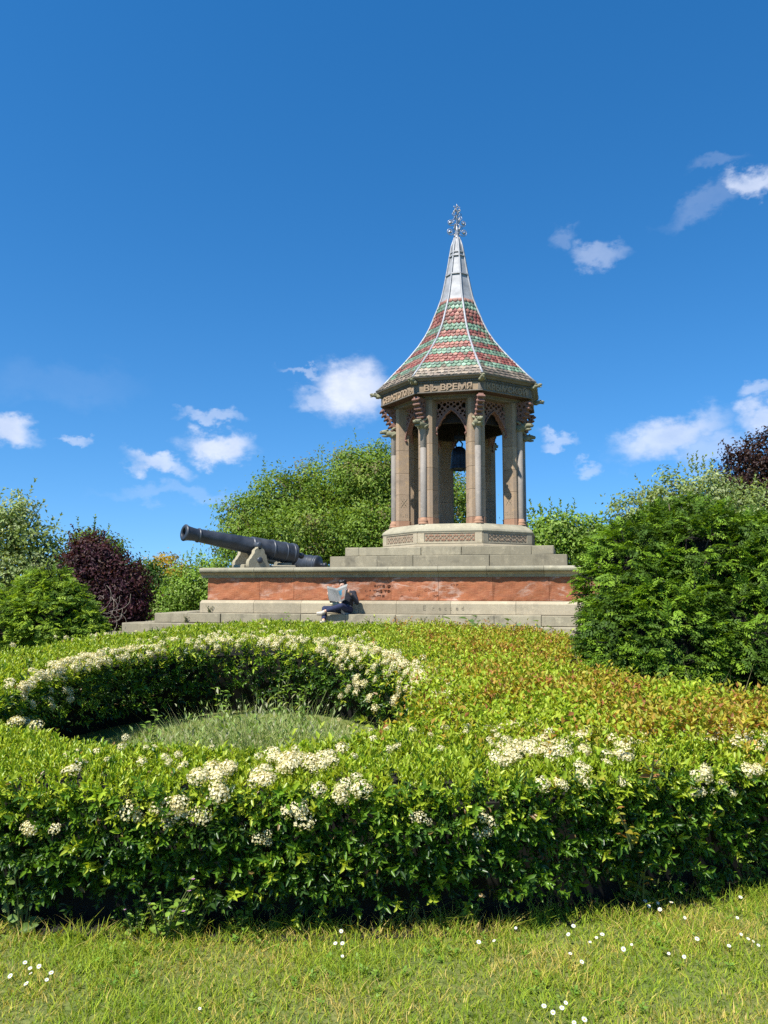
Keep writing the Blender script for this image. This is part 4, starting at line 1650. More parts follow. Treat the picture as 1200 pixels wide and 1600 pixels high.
HP, HD, HW = hedge_surface()
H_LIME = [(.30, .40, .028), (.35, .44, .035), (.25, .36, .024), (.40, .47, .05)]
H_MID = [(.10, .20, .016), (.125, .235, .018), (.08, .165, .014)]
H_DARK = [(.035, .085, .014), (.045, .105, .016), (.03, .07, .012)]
H_DOG = [(.34, .31, .03), (.38, .34, .04), (.30, .31, .035), (.38, .29, .03), (.37, .21, .04), (.33, .14, .05), (.38, .24, .04), (.26, .32, .03), (.30, .35, .035), (.42, .34, .05), (.33, .37, .04)]


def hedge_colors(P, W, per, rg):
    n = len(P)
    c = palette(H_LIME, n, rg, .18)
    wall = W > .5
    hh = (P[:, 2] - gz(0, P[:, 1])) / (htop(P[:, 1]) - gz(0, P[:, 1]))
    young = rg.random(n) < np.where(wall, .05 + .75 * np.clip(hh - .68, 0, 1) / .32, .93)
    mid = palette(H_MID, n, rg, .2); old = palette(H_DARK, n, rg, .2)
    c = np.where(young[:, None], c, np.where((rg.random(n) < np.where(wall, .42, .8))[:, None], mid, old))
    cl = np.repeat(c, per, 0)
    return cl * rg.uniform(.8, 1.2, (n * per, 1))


dog = (rgh.random(len(HP)) < is_dog(HP[:, 0], HP[:, 1]) * 1.1) & ((HW < .5) | (HP[:, 2] > .45))
near = HP[:, 1] < 5.4
hed = ~dog
# near hedge shoots: finer leaves
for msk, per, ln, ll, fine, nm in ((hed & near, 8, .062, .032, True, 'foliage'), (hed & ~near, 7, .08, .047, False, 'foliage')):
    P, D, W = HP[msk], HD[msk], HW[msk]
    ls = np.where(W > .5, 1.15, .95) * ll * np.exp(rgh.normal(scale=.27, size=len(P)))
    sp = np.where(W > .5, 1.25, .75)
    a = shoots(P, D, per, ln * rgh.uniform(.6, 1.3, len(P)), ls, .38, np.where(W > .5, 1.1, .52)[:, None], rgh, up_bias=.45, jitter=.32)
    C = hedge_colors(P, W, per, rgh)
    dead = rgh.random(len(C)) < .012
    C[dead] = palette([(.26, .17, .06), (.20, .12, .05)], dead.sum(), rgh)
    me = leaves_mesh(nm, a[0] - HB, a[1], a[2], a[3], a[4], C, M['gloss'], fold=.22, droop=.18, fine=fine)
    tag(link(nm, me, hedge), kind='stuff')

# single leafy sprigs that stand out of the hedge's near face
def sprig_mesh(i):
    rg = np.random.default_rng(300 + i)
    a = shoots(np.zeros((1, 3)), np.array([[0, 0, 1.0]]), 9, np.array([.09]), np.array([.042]), .4, .95, rg, up_bias=0, jitter=.25)
    pal = [H_MID, H_MID, H_LIME, H_MID][i % 4]
    return leaves_mesh('leaf_sprig', a[0], a[1], a[2], a[3], a[4], palette(pal, 9, rg, .15), M['gloss'], fold=.22, droop=.2, fine=True)


SPR = [sprig_mesh(i) for i in range(8)]
cand = np.where((HP[:, 1] < 4.6) & (np.abs(HP[:, 0]) < 2.3) & (HW > .5) & hed)[0]
for i in rgh.choice(cand, 290, False):
    d = Vector(HD[i]); d = (d + Vector((0, -.5, .2))).normalized()
    o = link('leaf_sprig', SPR[i % 8], hedge, Vector(HP[i]) - Vector(HB) + d * .03)
    o.rotation_euler = d.to_track_quat('Z', 'Y').to_euler()
    s = rgh.uniform(.75, 1.25); o.scale = (s, s, s)

# core: solid filler blocking light, painted near black as the shade between leaves
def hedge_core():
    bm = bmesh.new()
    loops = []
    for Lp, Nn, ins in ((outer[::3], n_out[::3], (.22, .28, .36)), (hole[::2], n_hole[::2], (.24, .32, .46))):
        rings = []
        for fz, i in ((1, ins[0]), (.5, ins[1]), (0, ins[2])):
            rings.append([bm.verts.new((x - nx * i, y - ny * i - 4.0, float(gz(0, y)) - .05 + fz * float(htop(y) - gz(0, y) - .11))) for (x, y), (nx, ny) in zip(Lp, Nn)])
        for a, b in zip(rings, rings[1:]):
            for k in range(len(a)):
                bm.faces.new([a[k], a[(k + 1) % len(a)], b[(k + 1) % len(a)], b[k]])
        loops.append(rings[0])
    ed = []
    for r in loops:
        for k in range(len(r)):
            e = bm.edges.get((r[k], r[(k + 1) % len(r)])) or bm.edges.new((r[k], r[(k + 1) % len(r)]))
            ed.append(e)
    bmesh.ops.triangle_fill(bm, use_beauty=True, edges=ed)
    me = bpy.data.meshes.new('shade_core')
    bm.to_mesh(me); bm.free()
    me.materials.append(M['shade_twig'])
    return link('shade_core', me, hedge)


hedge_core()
# soil strip under the hedge, its shade put into a near-black colour
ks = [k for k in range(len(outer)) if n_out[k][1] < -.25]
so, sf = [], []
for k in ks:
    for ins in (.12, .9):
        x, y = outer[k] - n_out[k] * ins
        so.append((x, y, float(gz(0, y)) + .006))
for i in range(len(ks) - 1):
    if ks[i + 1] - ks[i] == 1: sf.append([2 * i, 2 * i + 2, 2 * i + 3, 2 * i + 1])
soil_me = mesh_py('shade_soil', so, sf, M['shade_soil'])
tag(link('shade_soil', soil_me), kind='structure')
# woody stems at the foot of the near face
stem_pts = [tuple(outer[k] - n_out[k] * .5) for k in range(len(outer)) if n_out[k][1] < -.3 and abs(outer[k][0]) < 3.4 and k % 2]
st = MB()
for (x, y) in stem_pts:
    for j in range(3):
        x0 = x + random.uniform(-.06, .06); y0 = y + random.uniform(-.05, .25)
        st.tube([(x0, y0 - 4, -.02), (x0 + random.uniform(-.06, .06), y0 - 4 - .02, .2), (x0 + random.uniform(-.16, .16), y0 - 4 - .1, .48)], [.012, .009, .005], 4, False)
o = tag(link('stems', st.me('stems', M['shade_twig']), hedge), kind='stuff')

# dogwood with yellow and red leaves
dogw = empty('dogwood_shrub', (2.0, 6.0, float(gz(0, 6))))
tag(dogw, 'low spreading shrub with yellow and red leaves grown into the hedge at right', 'shrub')
DB = np.array(dogw.location)
P, D = HP[dog], HD[dog]
P = P + np.array([0, 0, .04]) + np.column_stack([np.zeros((len(P), 2)), .05 * lump(P[:, 0], P[:, 1], 2.6, .6) + .03 * rgh.normal(size=len(P))])
a = shoots(P, D, 6, .10 * rgh.uniform(.7, 1.6, len(P)), np.full(len(P), .048), .52, .95, rgh, up_bias=.5, jitter=.4)
n6 = len(P) * 6
wob = 1.3 * lump(a[0][:, 0], a[0][:, 1], 1.6) - .35 * (a[0][:, 0] - 1.1) + np.repeat(rgh.normal(scale=.45, size=len(P)), 6)
C = np.repeat(palette(H_DOG, len(P), rgh, .15), 6, 0) * rgh.uniform(.8, 1.2, (n6, 1))
mixl = rgh.random(n6) < .25
C[mixl] = palette(H_DOG, mixl.sum(), rgh, .2)
C2 = palette(H_LIME, n6, rgh, .2)
C = np.where((wob > .14)[:, None], C2, C)
tag(link('foliage', leaves_mesh('foliage', a[0] - DB, a[1], a[2], a[3], a[4], C, M['leaf'], fold=.2, droop=.2, fine=False), dogw), kind='stuff')
st = MB()
for i in rgh.choice(len(P), 120, False):
    e = Vector(P[i] - DB)
    st.tube([(e.x + .1, e.y + .1, 0), (e.x, e.y, e.z * .6), e + Vector((0, 0, .06))], [.007, .005, .003], 4, False)
tag(link('stems', st.me('stems', plain_mat('red dogwood bark', (.16, .04, .03), .7)), dogw), kind='stuff')


# flower clusters
def cluster_mesh(i, n=84):
    rg = np.random.default_rng(500 + i)
    d = unit(np.abs(rg.normal(size=(n, 3))) * np.array([1, 1, 1]) * np.sign(rg.normal(size=(n, 3)) + np.array([0, 0, 1.2])))
    r = .05 * rg.uniform(.45, 1.0, (n, 1)) ** .5
    P = d * r * np.array([1.15, 1.15, .8])
    Dd = unit(np.cross(d, rg.normal(size=(n, 3))))
    L = rg.uniform(.013, .02, n)
    C = palette([(.66, .59, .34), (.72, .66, .44), (.58, .52, .26), (.76, .72, .54)], n, rg, .08)
    return leaves_mesh('flower_cluster', P, Dd, d + rg.normal(scale=.35, size=(n, 3)), L, L * .95, C, M['petal'], fold=.12, droop=.1)


CLM = [cluster_mesh(i) for i in range(7)]
HPi = HP


def hedge_hit(u, v):
    """where the sight line through a photo point meets the hedge: top or near face"""
    x, y = top_pt(u, v)
    p = np.array([[x, y]])
    if inside_poly(p, outer)[0] and not inside_poly(p, hole)[0]:
        return Vector((x, y, float(htop(y)) + .02)), Vector((random.gauss(0, .25), -.35 + random.gauss(0, .2), 1))
    if y < 4.6 and y < 4.6:
        # near face: march along the ray until the face is met
        r = ray(u, v)
        for Y in np.arange(3.5, 5.4, .02):
            q = r * (Y / r.y) + Vector((0, 0, EYE))
            h = q.z / HH
            if h > 1: continue
            ins = .30 * (1 - max(0, h)) ** 1.6 - .03
            k = np.argmin(np.linalg.norm(outer - np.array([q.x, q.y]), axis=1))
            edge = outer[k] - n_out[k] * ins
            if (np.array([q.x, q.y]) - edge) @ n_out[k] < 0:
                return q, Vector((n_out[k][0], n_out[k][1], .55))
        return None
    r = ray(u, v)      # inside the ring: far inner wall
    for Y in np.arange(5.5, 12, .03):
        q = r * (Y / r.y) + Vector((0, 0, EYE))
        k = np.argmin(np.linalg.norm(hole - np.array([q.x, q.y]), axis=1))
        if (np.array([q.x, q.y]) - hole[k]) @ n_hole[k] < .03 and q.z < htop(q.y) and Y > 7:
            return q, Vector((n_hole[k][0], n_hole[k][1], .6))
    return None


fl = []


def spray(n, u0, v0, su, sv, size=1.0):
    for _ in range(n):
        u, v = random.gauss(u0, su), random.gauss(v0, sv)
        h = hedge_hit(u, v)
        if h is not None: fl.append((*h, size * random.uniform(.65, 1.15)))


def along(pts, n, jit, size=1.0):
    pts = np.array(pts, float)
    s = np.concatenate([[0], np.cumsum(np.linalg.norm(np.diff(pts, axis=0), axis=1))])
    for _ in range(n):
        t = random.uniform(0, s[-1])
        u = np.interp(t, s, pts[:, 0]) + random.gauss(0, jit * 1.2); v = np.interp(t, s, pts[:, 1]) + random.gauss(0, jit)
        h = hedge_hit(u, v)
        if h is not None: fl.append((*h, size * random.uniform(.65, 1.2)))


RIM = [(8, 1105), (40, 1068), (100, 1042), (180, 1022), (260, 1010), (340, 1003), (430, 1000), (520, 1010), (600, 1024), (640, 1045), (655, 1075)]
along(RIM, 210, 4.5, .95)
along(RIM[5:], 74, 11, .95)
along(RIM[:5], 26, 6, .9)
along([(655, 1050), (690, 1065), (715, 1085), (680, 1100)], 46, 9, 1.0)
spray(20, 560, 1060, 50, 22); spray(10, 620, 1070, 20, 20)
along([(0, 1115), (30, 1130), (70, 1143)], 18, 5, .9)
spray(22, 60, 1085, 35, 14, .8); spray(16, 150, 1000, 70, 10, .8)
spray(30, 465, 1195, 42, 10, .9); spray(9, 540, 1240, 22, 8, .9); spray(8, 410, 1226, 8, 6); spray(8, 345, 1212, 12, 6)
spray(6, 275, 1262, 14, 8); spray(3, 315, 1280, 8, 5); spray(3, 200, 1270, 8, 4); spray(3, 112, 1216, 5, 6); spray(5, 45, 1296, 14, 4, .8)
spray(4, 470, 1268, 10, 6); spray(3, 420, 1312, 16, 10, .7); spray(4, 345, 1240, 8, 6); spray(5, 320, 1222, 16, 6)
spray(18, 860, 1176, 28, 11, .9); spray(11, 800, 1190, 22, 10, .9); spray(8, 880, 1222, 30, 8, .8); spray(14, 830, 1145, 45, 12, .7); spray(12, 920, 1160, 30, 10, .8)
spray(10, 960, 1185, 24, 8, .8); spray(22, 1110, 1155, 26, 7, 1.0); spray(12, 1180, 1160, 18, 6); spray(8, 1010, 1160, 20, 8, .8); spray(5, 1175, 1204, 12, 4, .9); spray(4, 1100, 1210, 8, 5, .8)
spray(4, 765, 1290, 14, 8, .8); spray(3, 670, 1280, 14, 6, .6); spray(18, 640, 1170, 90, 18, .6); spray(16, 200, 1190, 90, 12, .6); spray(12, 900, 1050, 40, 14, .6); spray(10, 800, 1075, 60, 20, .6)
spray(5, 1110, 1240, 20, 8, .7); spray(10, 700, 1000, 40, 10, .6); spray(22, 300, 985, 80, 6, .7)
fl.sort(key=lambda f: f[0].y)
fs_P, fs_D = [], []
for i, (p, d, s) in enumerate(fl):
    d = (d + Vector((random.gauss(0, .2), random.gauss(0, .2), 0))).normalized()
    pos = p + d * .015
    if i < 295:
        o = link('flower_cluster', CLM[i % 7], hedge, pos - Vector(HB))
        o.rotation_euler = d.to_track_quat('Z', 'Y').to_euler()
        s *= .86
        o.scale = (s, s, s * random.uniform(.7, 1.1))
    else:
        fs_P.append((pos, d, s))
if fs_P:
    VV, TT, CC = [], [], []
    src = []
    for m in CLM:
        v = np.empty(len(m.vertices) * 3, np.float32); m.vertices.foreach_get('co', v)
        c = np.empty(len(m.vertices) * 4, np.float32); m.attributes['Col'].data.foreach_get('color', c)
        src.append((v.reshape(-1, 3), c.reshape(-1, 4)[:, :3]))
    off = 0
    for i, (p, d, s) in enumerate(fs_P):
        v, c = src[i % 7]
        R = np.array(d.to_track_quat('Z', 'Y').to_matrix())
        VV.append((v * s * 1.05) @ R.T + np.array(p) - HB); CC.append(c)
        T = np.array([[0, 1, 2], [0, 2, 3]])
        TT.append((T[None] + (np.arange(len(v) // 4) * 4)[:, None, None]).reshape(-1, 3) + off)
        off += len(v)
    tag(link('flower_mass', mesh_np('flower_mass', np.concatenate(VV), None, np.concatenate(TT), np.concatenate(CC), M['petal']), hedge), kind='stuff')


# ------------------------------------------------------------------ grasses
def blades(P, H, W, lean, C, rg):
    n = len(P)
    az = rg.uniform(0, 6.28, n)
    side = np.stack([np.cos(az), np.sin(az), np.zeros(n)], 1)
    ln = rg.normal(size=(n, 2)) * np.asarray(lean).reshape(-1, 1)
    tip = P + np.column_stack([ln * H[:, None], H])
    mid = P + np.column_stack([ln * H[:, None] * .35, H * .55])
    w = W[:, None]
    V = np.stack([P - side * w / 2, P + side * w / 2, mid + side * w * .38, mid - side * w * .38, tip], 1)
    o = (np.arange(n) * 5)[:, None]
    Q = o + np.array([[0, 1, 2, 3]])
    T = o + np.array([[3, 2, 4]])
    return V, Q, T, np.repeat(C, 5, 0)


def grass_obj(name, P, H, W, lean, C, rg, label, parent=None):
    V, Q, T, C = blades(P, H, W, lean, C, rg)
    o = link(name, mesh_np(name, V, Q, T, C, M['grass']), parent)
    tag(o, label, None if parent else 'grass', kind='stuff')
    return o


rg = np.random.default_rng(61)
n = 150000
P = np.stack([rg.uniform(-3.6, 3.9, n), 2.1 + 3.0 * rg.random(n) ** .8], 1)
lim = np.interp(P[:, 0], [-3.6, -2, -1, 0, .7, 1.06, 1.64, 2.25, 3.9], [4.0, 3.99, 4.02, 4.06, 4.12, 4.24, 4.38, 4.57, 5.02])
edge = lim + .06 * np.sin(P[:, 0] * 9) + .04 * np.sin(P[:, 0] * 23)
keep = (P[:, 1] < edge) & ((P[:, 1] > 2.7) | (rg.random(n) < .5)) & ((np.abs(P[:, 0]) < 2.4) | (rg.random(n) < .5))
P = P[keep]; n = len(P)
dr = lump(P[:, 0] * 1.5, P[:, 1] * 2.4, 1.5) + .5 * lump(P[:, 0], P[:, 1], 5.2)
toedge = np.clip(1 - (edge[keep] - P[:, 1]) / .22, 0, 1)
Hh = (.028 + .018 * np.clip(lump(P[:, 0], P[:, 1], 3.1, 1.2) + .2, -1, 1)) * rg.uniform(.6, 1.5, n) + .11 * toedge * rg.random(n) ** 2.5
Hh = np.maximum(Hh, .012)
GC = palette([(.27, .37, .035), (.21, .32, .03), (.33, .40, .05), (.16, .27, .03)], n, rg, .2)
DC = palette([(.46, .40, .11), (.40, .36, .08), (.52, .43, .16)], n, rg, .2)
dry = rg.random(n) < np.clip(.22 + .34 * dr + .15 * toedge, .03, .75)
C = np.where(dry[:, None], DC, GC)
P3 = np.column_stack([P, np.zeros(n)])
grass_obj('lawn_grass', P3, Hh, rg.uniform(.003, .0055, n), .75, C * np.array([1.1, 1.03, .95]), rg, 'short sunlit lawn grass with dry patches in front of the hedge')
# clover and small broad weeds lying in the turf
n = 1500
P = np.stack([rg.uniform(-3, 3.2, n), 2.5 + 2.0 * rg.random(n)], 1)
P = P[lump(P[:, 0], P[:, 1], 3.3, .4) > .05]
P = P[P[:, 1] < 4.05 + .1 * np.clip(P[:, 0], 0, 3)]
n = len(P)
q = shoots(np.column_stack([P, np.full(n, .012)]), np.column_stack([rg.normal(scale=.2, size=(n, 2)), np.ones(n)]), 6, rg.uniform(.01, .03, n), rg.uniform(.014, .028, n), .62, 2.2, rg, up_bias=.8, jitter=.3)
C = np.repeat(palette([(.13, .24, .03), (.17, .30, .04), (.22, .33, .06)], n, rg, .2), 6, 0)
tag(link('clover', leaves_mesh('clover', q[0], q[1], q[2], q[3], q[4], C, M['leaf'], fold=.1, droop=.1)), 'low clover and small broad leaved weeds in the lawn turf', 'clover', kind='stuff')
# rough grass and grey-green herbs inside the ring
n = 76000
P = np.stack([rg.uniform(-3.3, .3, n), 4.6 + 6 * rg.random(n) ** 1.25], 1)
keep = inside_poly(P, hole) & (dist_loop(P, hole[::3]) > .12)
P = P[keep]; n = len(P)
mound = np.exp(-(((P[:, 0] + .85) / 1.15) ** 2 + ((P[:, 1] - 5.3) / 1.0) ** 2))
Hh = (np.where(P[:, 1] > 7.4, .05, .08) + .72 * mound + .10 * np.clip(lump(P[:, 0], P[:, 1], 2.4), 0, 1)) * rg.uniform(.55, 1.2, n)
C = palette([(.32, .40, .12), (.26, .35, .10), (.40, .43, .18), (.21, .31, .07), (.45, .43, .22)], n, rg, .2)
grass_obj('meadow_grass', np.column_stack([P, gz(0, P[:, 1])]), Hh, rg.uniform(.006, .012, n), .28, C, rg, 'tall grey green grass and herbs inside the ring of hedge')


rg = np.random.default_rng(66)
n = 5200
P = np.column_stack([rg.normal(-.85, .75, n), 4.65 + np.abs(rg.normal(0, .95, n)), np.zeros(n)])
keep = inside_poly(P[:, :2], hole) & (dist_loop(P[:, :2], hole[::3]) > .06)
P = P[keep]; n = len(P)
mound = np.exp(-(((P[:, 0] + .85) / 1.15) ** 2 + ((P[:, 1] - 5.4) / .9) ** 2))
q = shoots(P, np.column_stack([rg.normal(scale=.22, size=(n, 2)), np.ones(n)]), 13, (.08 + .78 * mound) * rg.uniform(.6, 1.15, n), rg.uniform(.025, .06, n), .3, .9, rg, up_bias=.3, jitter=.4)
C = np.repeat(palette([(.24, .33, .09), (.19, .29, .06), (.30, .36, .14), (.34, .34, .2)], n, rg, .2), 13, 0)
o = link('meadow_herbs', leaves_mesh('meadow_herbs', q[0], q[1], q[2], q[3], q[4], C, M['leaf'], fold=.1, droop=.2))
tag(o, 'feathery grey green herbs standing among the grass inside the hedge ring', 'herbs', kind='stuff')


# ------------------------------------------------------------------ single weeds, shoots and flowers
def leafy_plant(name, label, cat, base, stems, h, leafL, ratio, pal, seed, lean=.25, per=9, group=None, flowers=None, spread=1.0, mat=None, arch=0.0, fine=True, face=0.0):
    rg = np.random.default_rng(seed)
    root = empty(name, base)
    sm = MB()
    Ps, Ds, Ns, Ls, Cs = [], [], [], [], []
    tips = []
    for s in range(stems):
        a = rg.uniform(0, 6.28)
        ht = h * rg.uniform(.65, 1.05)
        dx, dy = math.cos(a) * lean * ht, math.sin(a) * lean * ht
        b0 = Vector((rg.normal(0, .02), rg.normal(0, .02), -.02))
        P = [b0, b0 + Vector((dx * .3, dy * .3, ht * .45)), b0 + Vector((dx * (1 + arch), dy * (1 + arch), ht))]
        sm.tube(P, [.005, .004, .0015], 4, False)
        tips.append(P[2])
        for k in range(per):
            f = .12 + .88 * k / max(1, per - 1)
            q = P[0].lerp(P[1], f / .5) if f < .5 else P[1].lerp(P[2], (f - .5) / .5)
            an = k * 2.4 + rg.uniform(0, 1)
            dr = Vector((math.cos(an), math.sin(an), rg.uniform(-.15, .5))) * spread + Vector((0, 0, .25))
            Ps.append(q); Ds.append(dr); Ns.append((rg.normal(0, .25) - .6 * face, rg.normal(0, .25) - .2 - 1.6 * face, 1)); Ls.append(leafL * rg.uniform(.6, 1.2) * (1.1 - .35 * f))
    Ps, Ds, Ns, Ls = (np.array([tuple(x) for x in q]) if i < 3 else np.array(q) for i, q in enumerate((Ps, Ds, Ns, Ls)))
    link('stems', sm.me('stems', M['stem']), root)
    link('leaves', leaves_mesh('leaves', Ps, Ds, Ns, Ls, Ls * ratio, palette(pal, len(Ps), rg, .2), mat or M['leaf'], fold=.12, droop=.25, fine=fine), root)
    if flowers:
        col, sz = flowers
        for t in tips[:3]:
            k = 6
            an = np.arange(k) * 2 * PI / k
            D = np.stack([np.cos(an), np.sin(an), np.full(k, .35)], 1)
            link('blossom', leaves_mesh('blossom', np.tile(np.array(t), (k, 1)), D, np.tile([0, 0, 1.0], (k, 1)), np.full(k, sz), np.full(k, sz * .8), np.tile(col, (k, 1)), M['petal'], fold=.1, droop=0), root)
    tag(root, label, cat, group)
    return root


M['stem'] = plain_mat('green stem', (.10, .13, .035), .7)
WEED = [(.19, .30, .04), (.23, .35, .055), (.16, .27, .038)]
pink = (.45, .22, .42)
weeds = [(215, 1462, 'small cranesbill weed with pale pink flowers at the hedge foot, leftmost of three', .2, 8, pink), (255, 1468, 'leafy cranesbill weed tallest of those at the dark hedge foot', .33, 10, pink),
         (298, 1466, 'cranesbill weed with toothed leaves right of the tallest one', .26, 9, pink)]
for i, (u, v, lab, h, ns, colr) in enumerate(weeds):
    p = at_z(u, v, 0)
    leafy_plant('cranesbill_weed', lab, 'weed', p, ns, h, .05, .75, WEED, 700 + i, lean=.5, per=7, group='weeds along the hedge foot', flowers=(colr, .012))
for i, (u, v, lab, h) in enumerate(((378, 1458, 'low green weed below the hedge where the lawn edge dips', .12), (505, 1452, 'small bright weed with a bent grass stem at the hedge foot', .16), (735, 1444, 'single yellow green seedling in the dark gap under the hedge', .14),
                                    (975, 1405, 'bright leafy weed spilling from the hedge onto the lawn at right', .22), (1030, 1395, 'tall bright green nettle like weed at the right of the hedge foot', .30),
                                    (1110, 1398, 'leafy green weed near the daisies at the right lawn edge', .16), (1180, 1388, 'green weed at the right edge of the lawn below the hedge', .20))):
    p = at_z(u, v, 0)
    leafy_plant('green_weed', lab, 'weed', p, 8, h, .05, .6, WEED, 720 + i, lean=.45, per=7, group='weeds along the hedge foot')
DG = [(.26, .26, .035), (.30, .25, .03), (.22, .24, .04), (.30, .15, .05)]
for i, (u, v, Y, lab, h) in enumerate(((985, 1300, 4.02, 'yellow green dogwood shoot hanging on the hedge face, upper of two', .24), (1000, 1375, 4.25, 'yellow leaved dogwood shoot low on the hedge face near the daisies', .22),
                                       (1020, 1200, 4.0, 'golden leaved dogwood sprig at the top edge of the hedge face', .2))):
    p = at_y(u, v, Y)
    leafy_plant('dogwood_shoot', lab, 'shoot', p - Vector((0, 0, .06)), 3, h, .065, .55, DG, 740 + i, lean=.5, per=6, group='dogwood shoots on the hedge face')
p = at_y(14, 1400, 3.9)
leafy_plant('bramble_plant', 'large soft green leaves hanging on the hedge face at the left edge', 'plant', (p.x, 4.0, .0), 5, .60, .075, .62, [(.14, .22, .05), (.12, .2, .04), (.18, .25, .07)], 750, lean=.18, per=7, face=1.0)
# tall weeds rising between hedge and steps
for i, (u, v0, v1, Y, lab) in enumerate(((445, 990, 955, 13.4, 'tall leafy weed standing before the steps, left of the reader'), (478, 985, 965, 13.2, 'thin grassy weed between the taller weed and the reader'),
                                         (438, 1110, 1030, 10.3, 'tall weed growing up the inside of the ring hedge'), (470, 1115, 1060, 9.6, 'leafy weed at the foot of the inner ring wall'),
                                         (345, 1112, 1075, 9.0, 'round leaved weed low inside the ring at centre left'), (235, 1142, 1112, 7.6, 'small spiky weed in the dark left end of the ring'))):
    p = at_y(u, v0, Y); t = at_y(u, v1, Y)
    z0 = float(gz(0, Y)) + (.6 if i < 2 else 0)
    leafy_plant('tall_weed', lab, 'weed', (p.x, Y, z0), 5, max(.2, t.z - z0), .085, .45, WEED, 760 + i, lean=.16, per=10, group='tall weeds')
# bramble shoots against the steps at right
for i, (u, v, Y, lab) in enumerate(((725, 985, 12.0, 'arching shoot with broad green leaves before the steps, left of a pair'), (770, 990, 11.6, 'broad leaved arching shoot in the middle before the steps'), (835, 985, 11.2, 'broad leaved shoot nearest the big yew before the steps'))):
    p = at_y(u, v, Y)
    z0 = float(htop(Y)) - .1
    leafy_plant('broadleaf_shoot', lab, 'shoot', (p.x, Y, z0), 4, .38, .19, .5, [(.13, .23, .05), (.10, .19, .04), (.17, .25, .10)], 780 + i, lean=.7, per=5, group='broad leaved shoots before the steps', arch=.3)
# grass tufts at the yew's foot
for i, (u, v, Y, lab) in enumerate(((905, 1040, 7.6, 'tuft of pale dry grass at the left foot of the big yew'), (1010, 1110, 6.6, 'tall thin weed in front of the big yew'), (1100, 1120, 6.3, 'leafy weed in front of the big yew right of the thin one'))):
    p = at_y(u, v, Y)
    rg = np.random.default_rng(800 + i)
    n = 60
    e = empty('grass_tuft', (p.x, Y, float(gz(0, Y)) + .3))
    P = np.column_stack([rg.normal(scale=.08, size=(n, 2)), np.zeros(n)])
    V, Q, T, C = blades(P, rg.uniform(.35, .85, n), np.full(n, .009), .22, palette([(.24, .25, .10), (.16, .22, .05), (.32, .29, .15)], n, rg), rg)
    link('blades', mesh_np('blades', V, Q, T, C, M['grass']), e)
    tag(e, lab, 'weed', 'weeds before the big yew')
# weeds rooted in the joints of the steps
for i, (u, v, ly, z, lab) in enumerate(((575, 972, -6.45, .855, 'dark dry weed rooted in the step joint right of the reader'), (660, 972, -6.45, .855, 'weed tuft rooted in the step under the carved word'), (290, 972, -6.45, .855, 'withered weed in the step joint near the left corner'),
                                        (327, 950, -6.0, 1.1, 'withered plant on the base course below the left corner'))):
    x, zz = at_ly(u, v, ly)
    leafy_plant('step_weed', lab, 'weed', loc2w(x, ly, z), 6, .22, .05, .5, [(.10, .09, .04), (.08, .07, .035), (.13, .13, .05)], 820 + i, lean=.4, per=6, group='weeds in the step joints')

# daisies
dz = MB()
def daisy_mesh():
    k = 12
    an = np.arange(k) * 2 * PI / k
    D = np.stack([np.cos(an), np.sin(an), np.full(k, .12)], 1)
    return leaves_mesh('petals', np.zeros((k, 3)), D, np.tile([0, 0, 1.0], (k, 1)), np.full(k, .0125), np.full(k, .006), np.tile((.82, .82, .80), (k, 1)), M['petal'], fold=.05, droop=0)


PET = daisy_mesh()
DISC = MB().lathe([(.0045, 0), (.004, .002), (.001, .003)], 8).me('disc', plain_mat('daisy yellow', (.6, .38, .03), .8))
DST = MB().tube([(0, 0, -.05), (.003, 0, -.02), (0, 0, 0)], .0011, 4, False).me('stalk', M['stem'])
groups = [('white daisy in the tight group where the lawn meets the hedge at right', [(1008, 1408), (1014, 1416), (1028, 1411), (1049, 1410), (1031, 1421)]),
          ('lone white daisy just below the tight group by the hedge', [(1070, 1434)]), ('white daisy highest on the lawn near the right edge', [(1157, 1402)]), ('white daisy below the highest one near the right edge', [(1152, 1434)]),
          ('white daisy in the slanting row of four at the right edge', [(1158, 1460), (1169, 1467), (1177, 1471), (1185, 1477)]), ('small white daisy left of the slanting row at the right edge', [(1139, 1478)]),
          ('white daisy of the pair left of the right lawn centre', [(974, 1483), (987, 1476)]), ('white daisy of the three between the two pairs', [(922, 1472), (932, 1465), (941, 1460)]),
          ('white daisy of the upper left pair on the right lawn', [(896, 1447), (888, 1460)]), ('white daisy of the lower left pair on the right lawn', [(891, 1490), (909, 1503)]),
          ('white daisy of the lower pair on the right of the lawn', [(1045, 1490), (1069, 1495)]), ('white daisy above the lower pair on the right of the lawn', [(1089, 1467)]),
          ('white daisy at the bottom edge of the lawn', [(884, 1567), (878, 1575), (864, 1582), (913, 1593), (897, 1598), (850, 1572)]),
          ('white daisy in the small cluster on the left of the lawn', [(39, 1504), (47, 1513), (48, 1521), (61, 1510), (80, 1520), (73, 1531), (41, 1537), (16, 1525)]),
          ('white daisy of the small group near the middle lawn edge', [(524, 1474), (535, 1474), (533, 1455), (535, 1494)]), ('white daisy in the shade edge right of the middle', [(772, 1470), (748, 1472), (806, 1450)]),
          ('lone white daisy low on the left half of the lawn', [(312, 1576)])]
for lab, pts in groups:
    for (u, v) in pts:
        p = at_z(u, v, .055)
        e = empty('daisy', p, random.uniform(0, 6))
        s = random.uniform(.6, 1.0)
        e.scale = (s, s, s)
        e.rotation_euler = (random.gauss(.5, .15), random.gauss(0, .15), random.gauss(0, .3))
        link('petals', PET, e); link('disc', DISC, e); link('stalk', DST, e)
        tag(e, lab, 'daisy', 'daisies in the lawn')

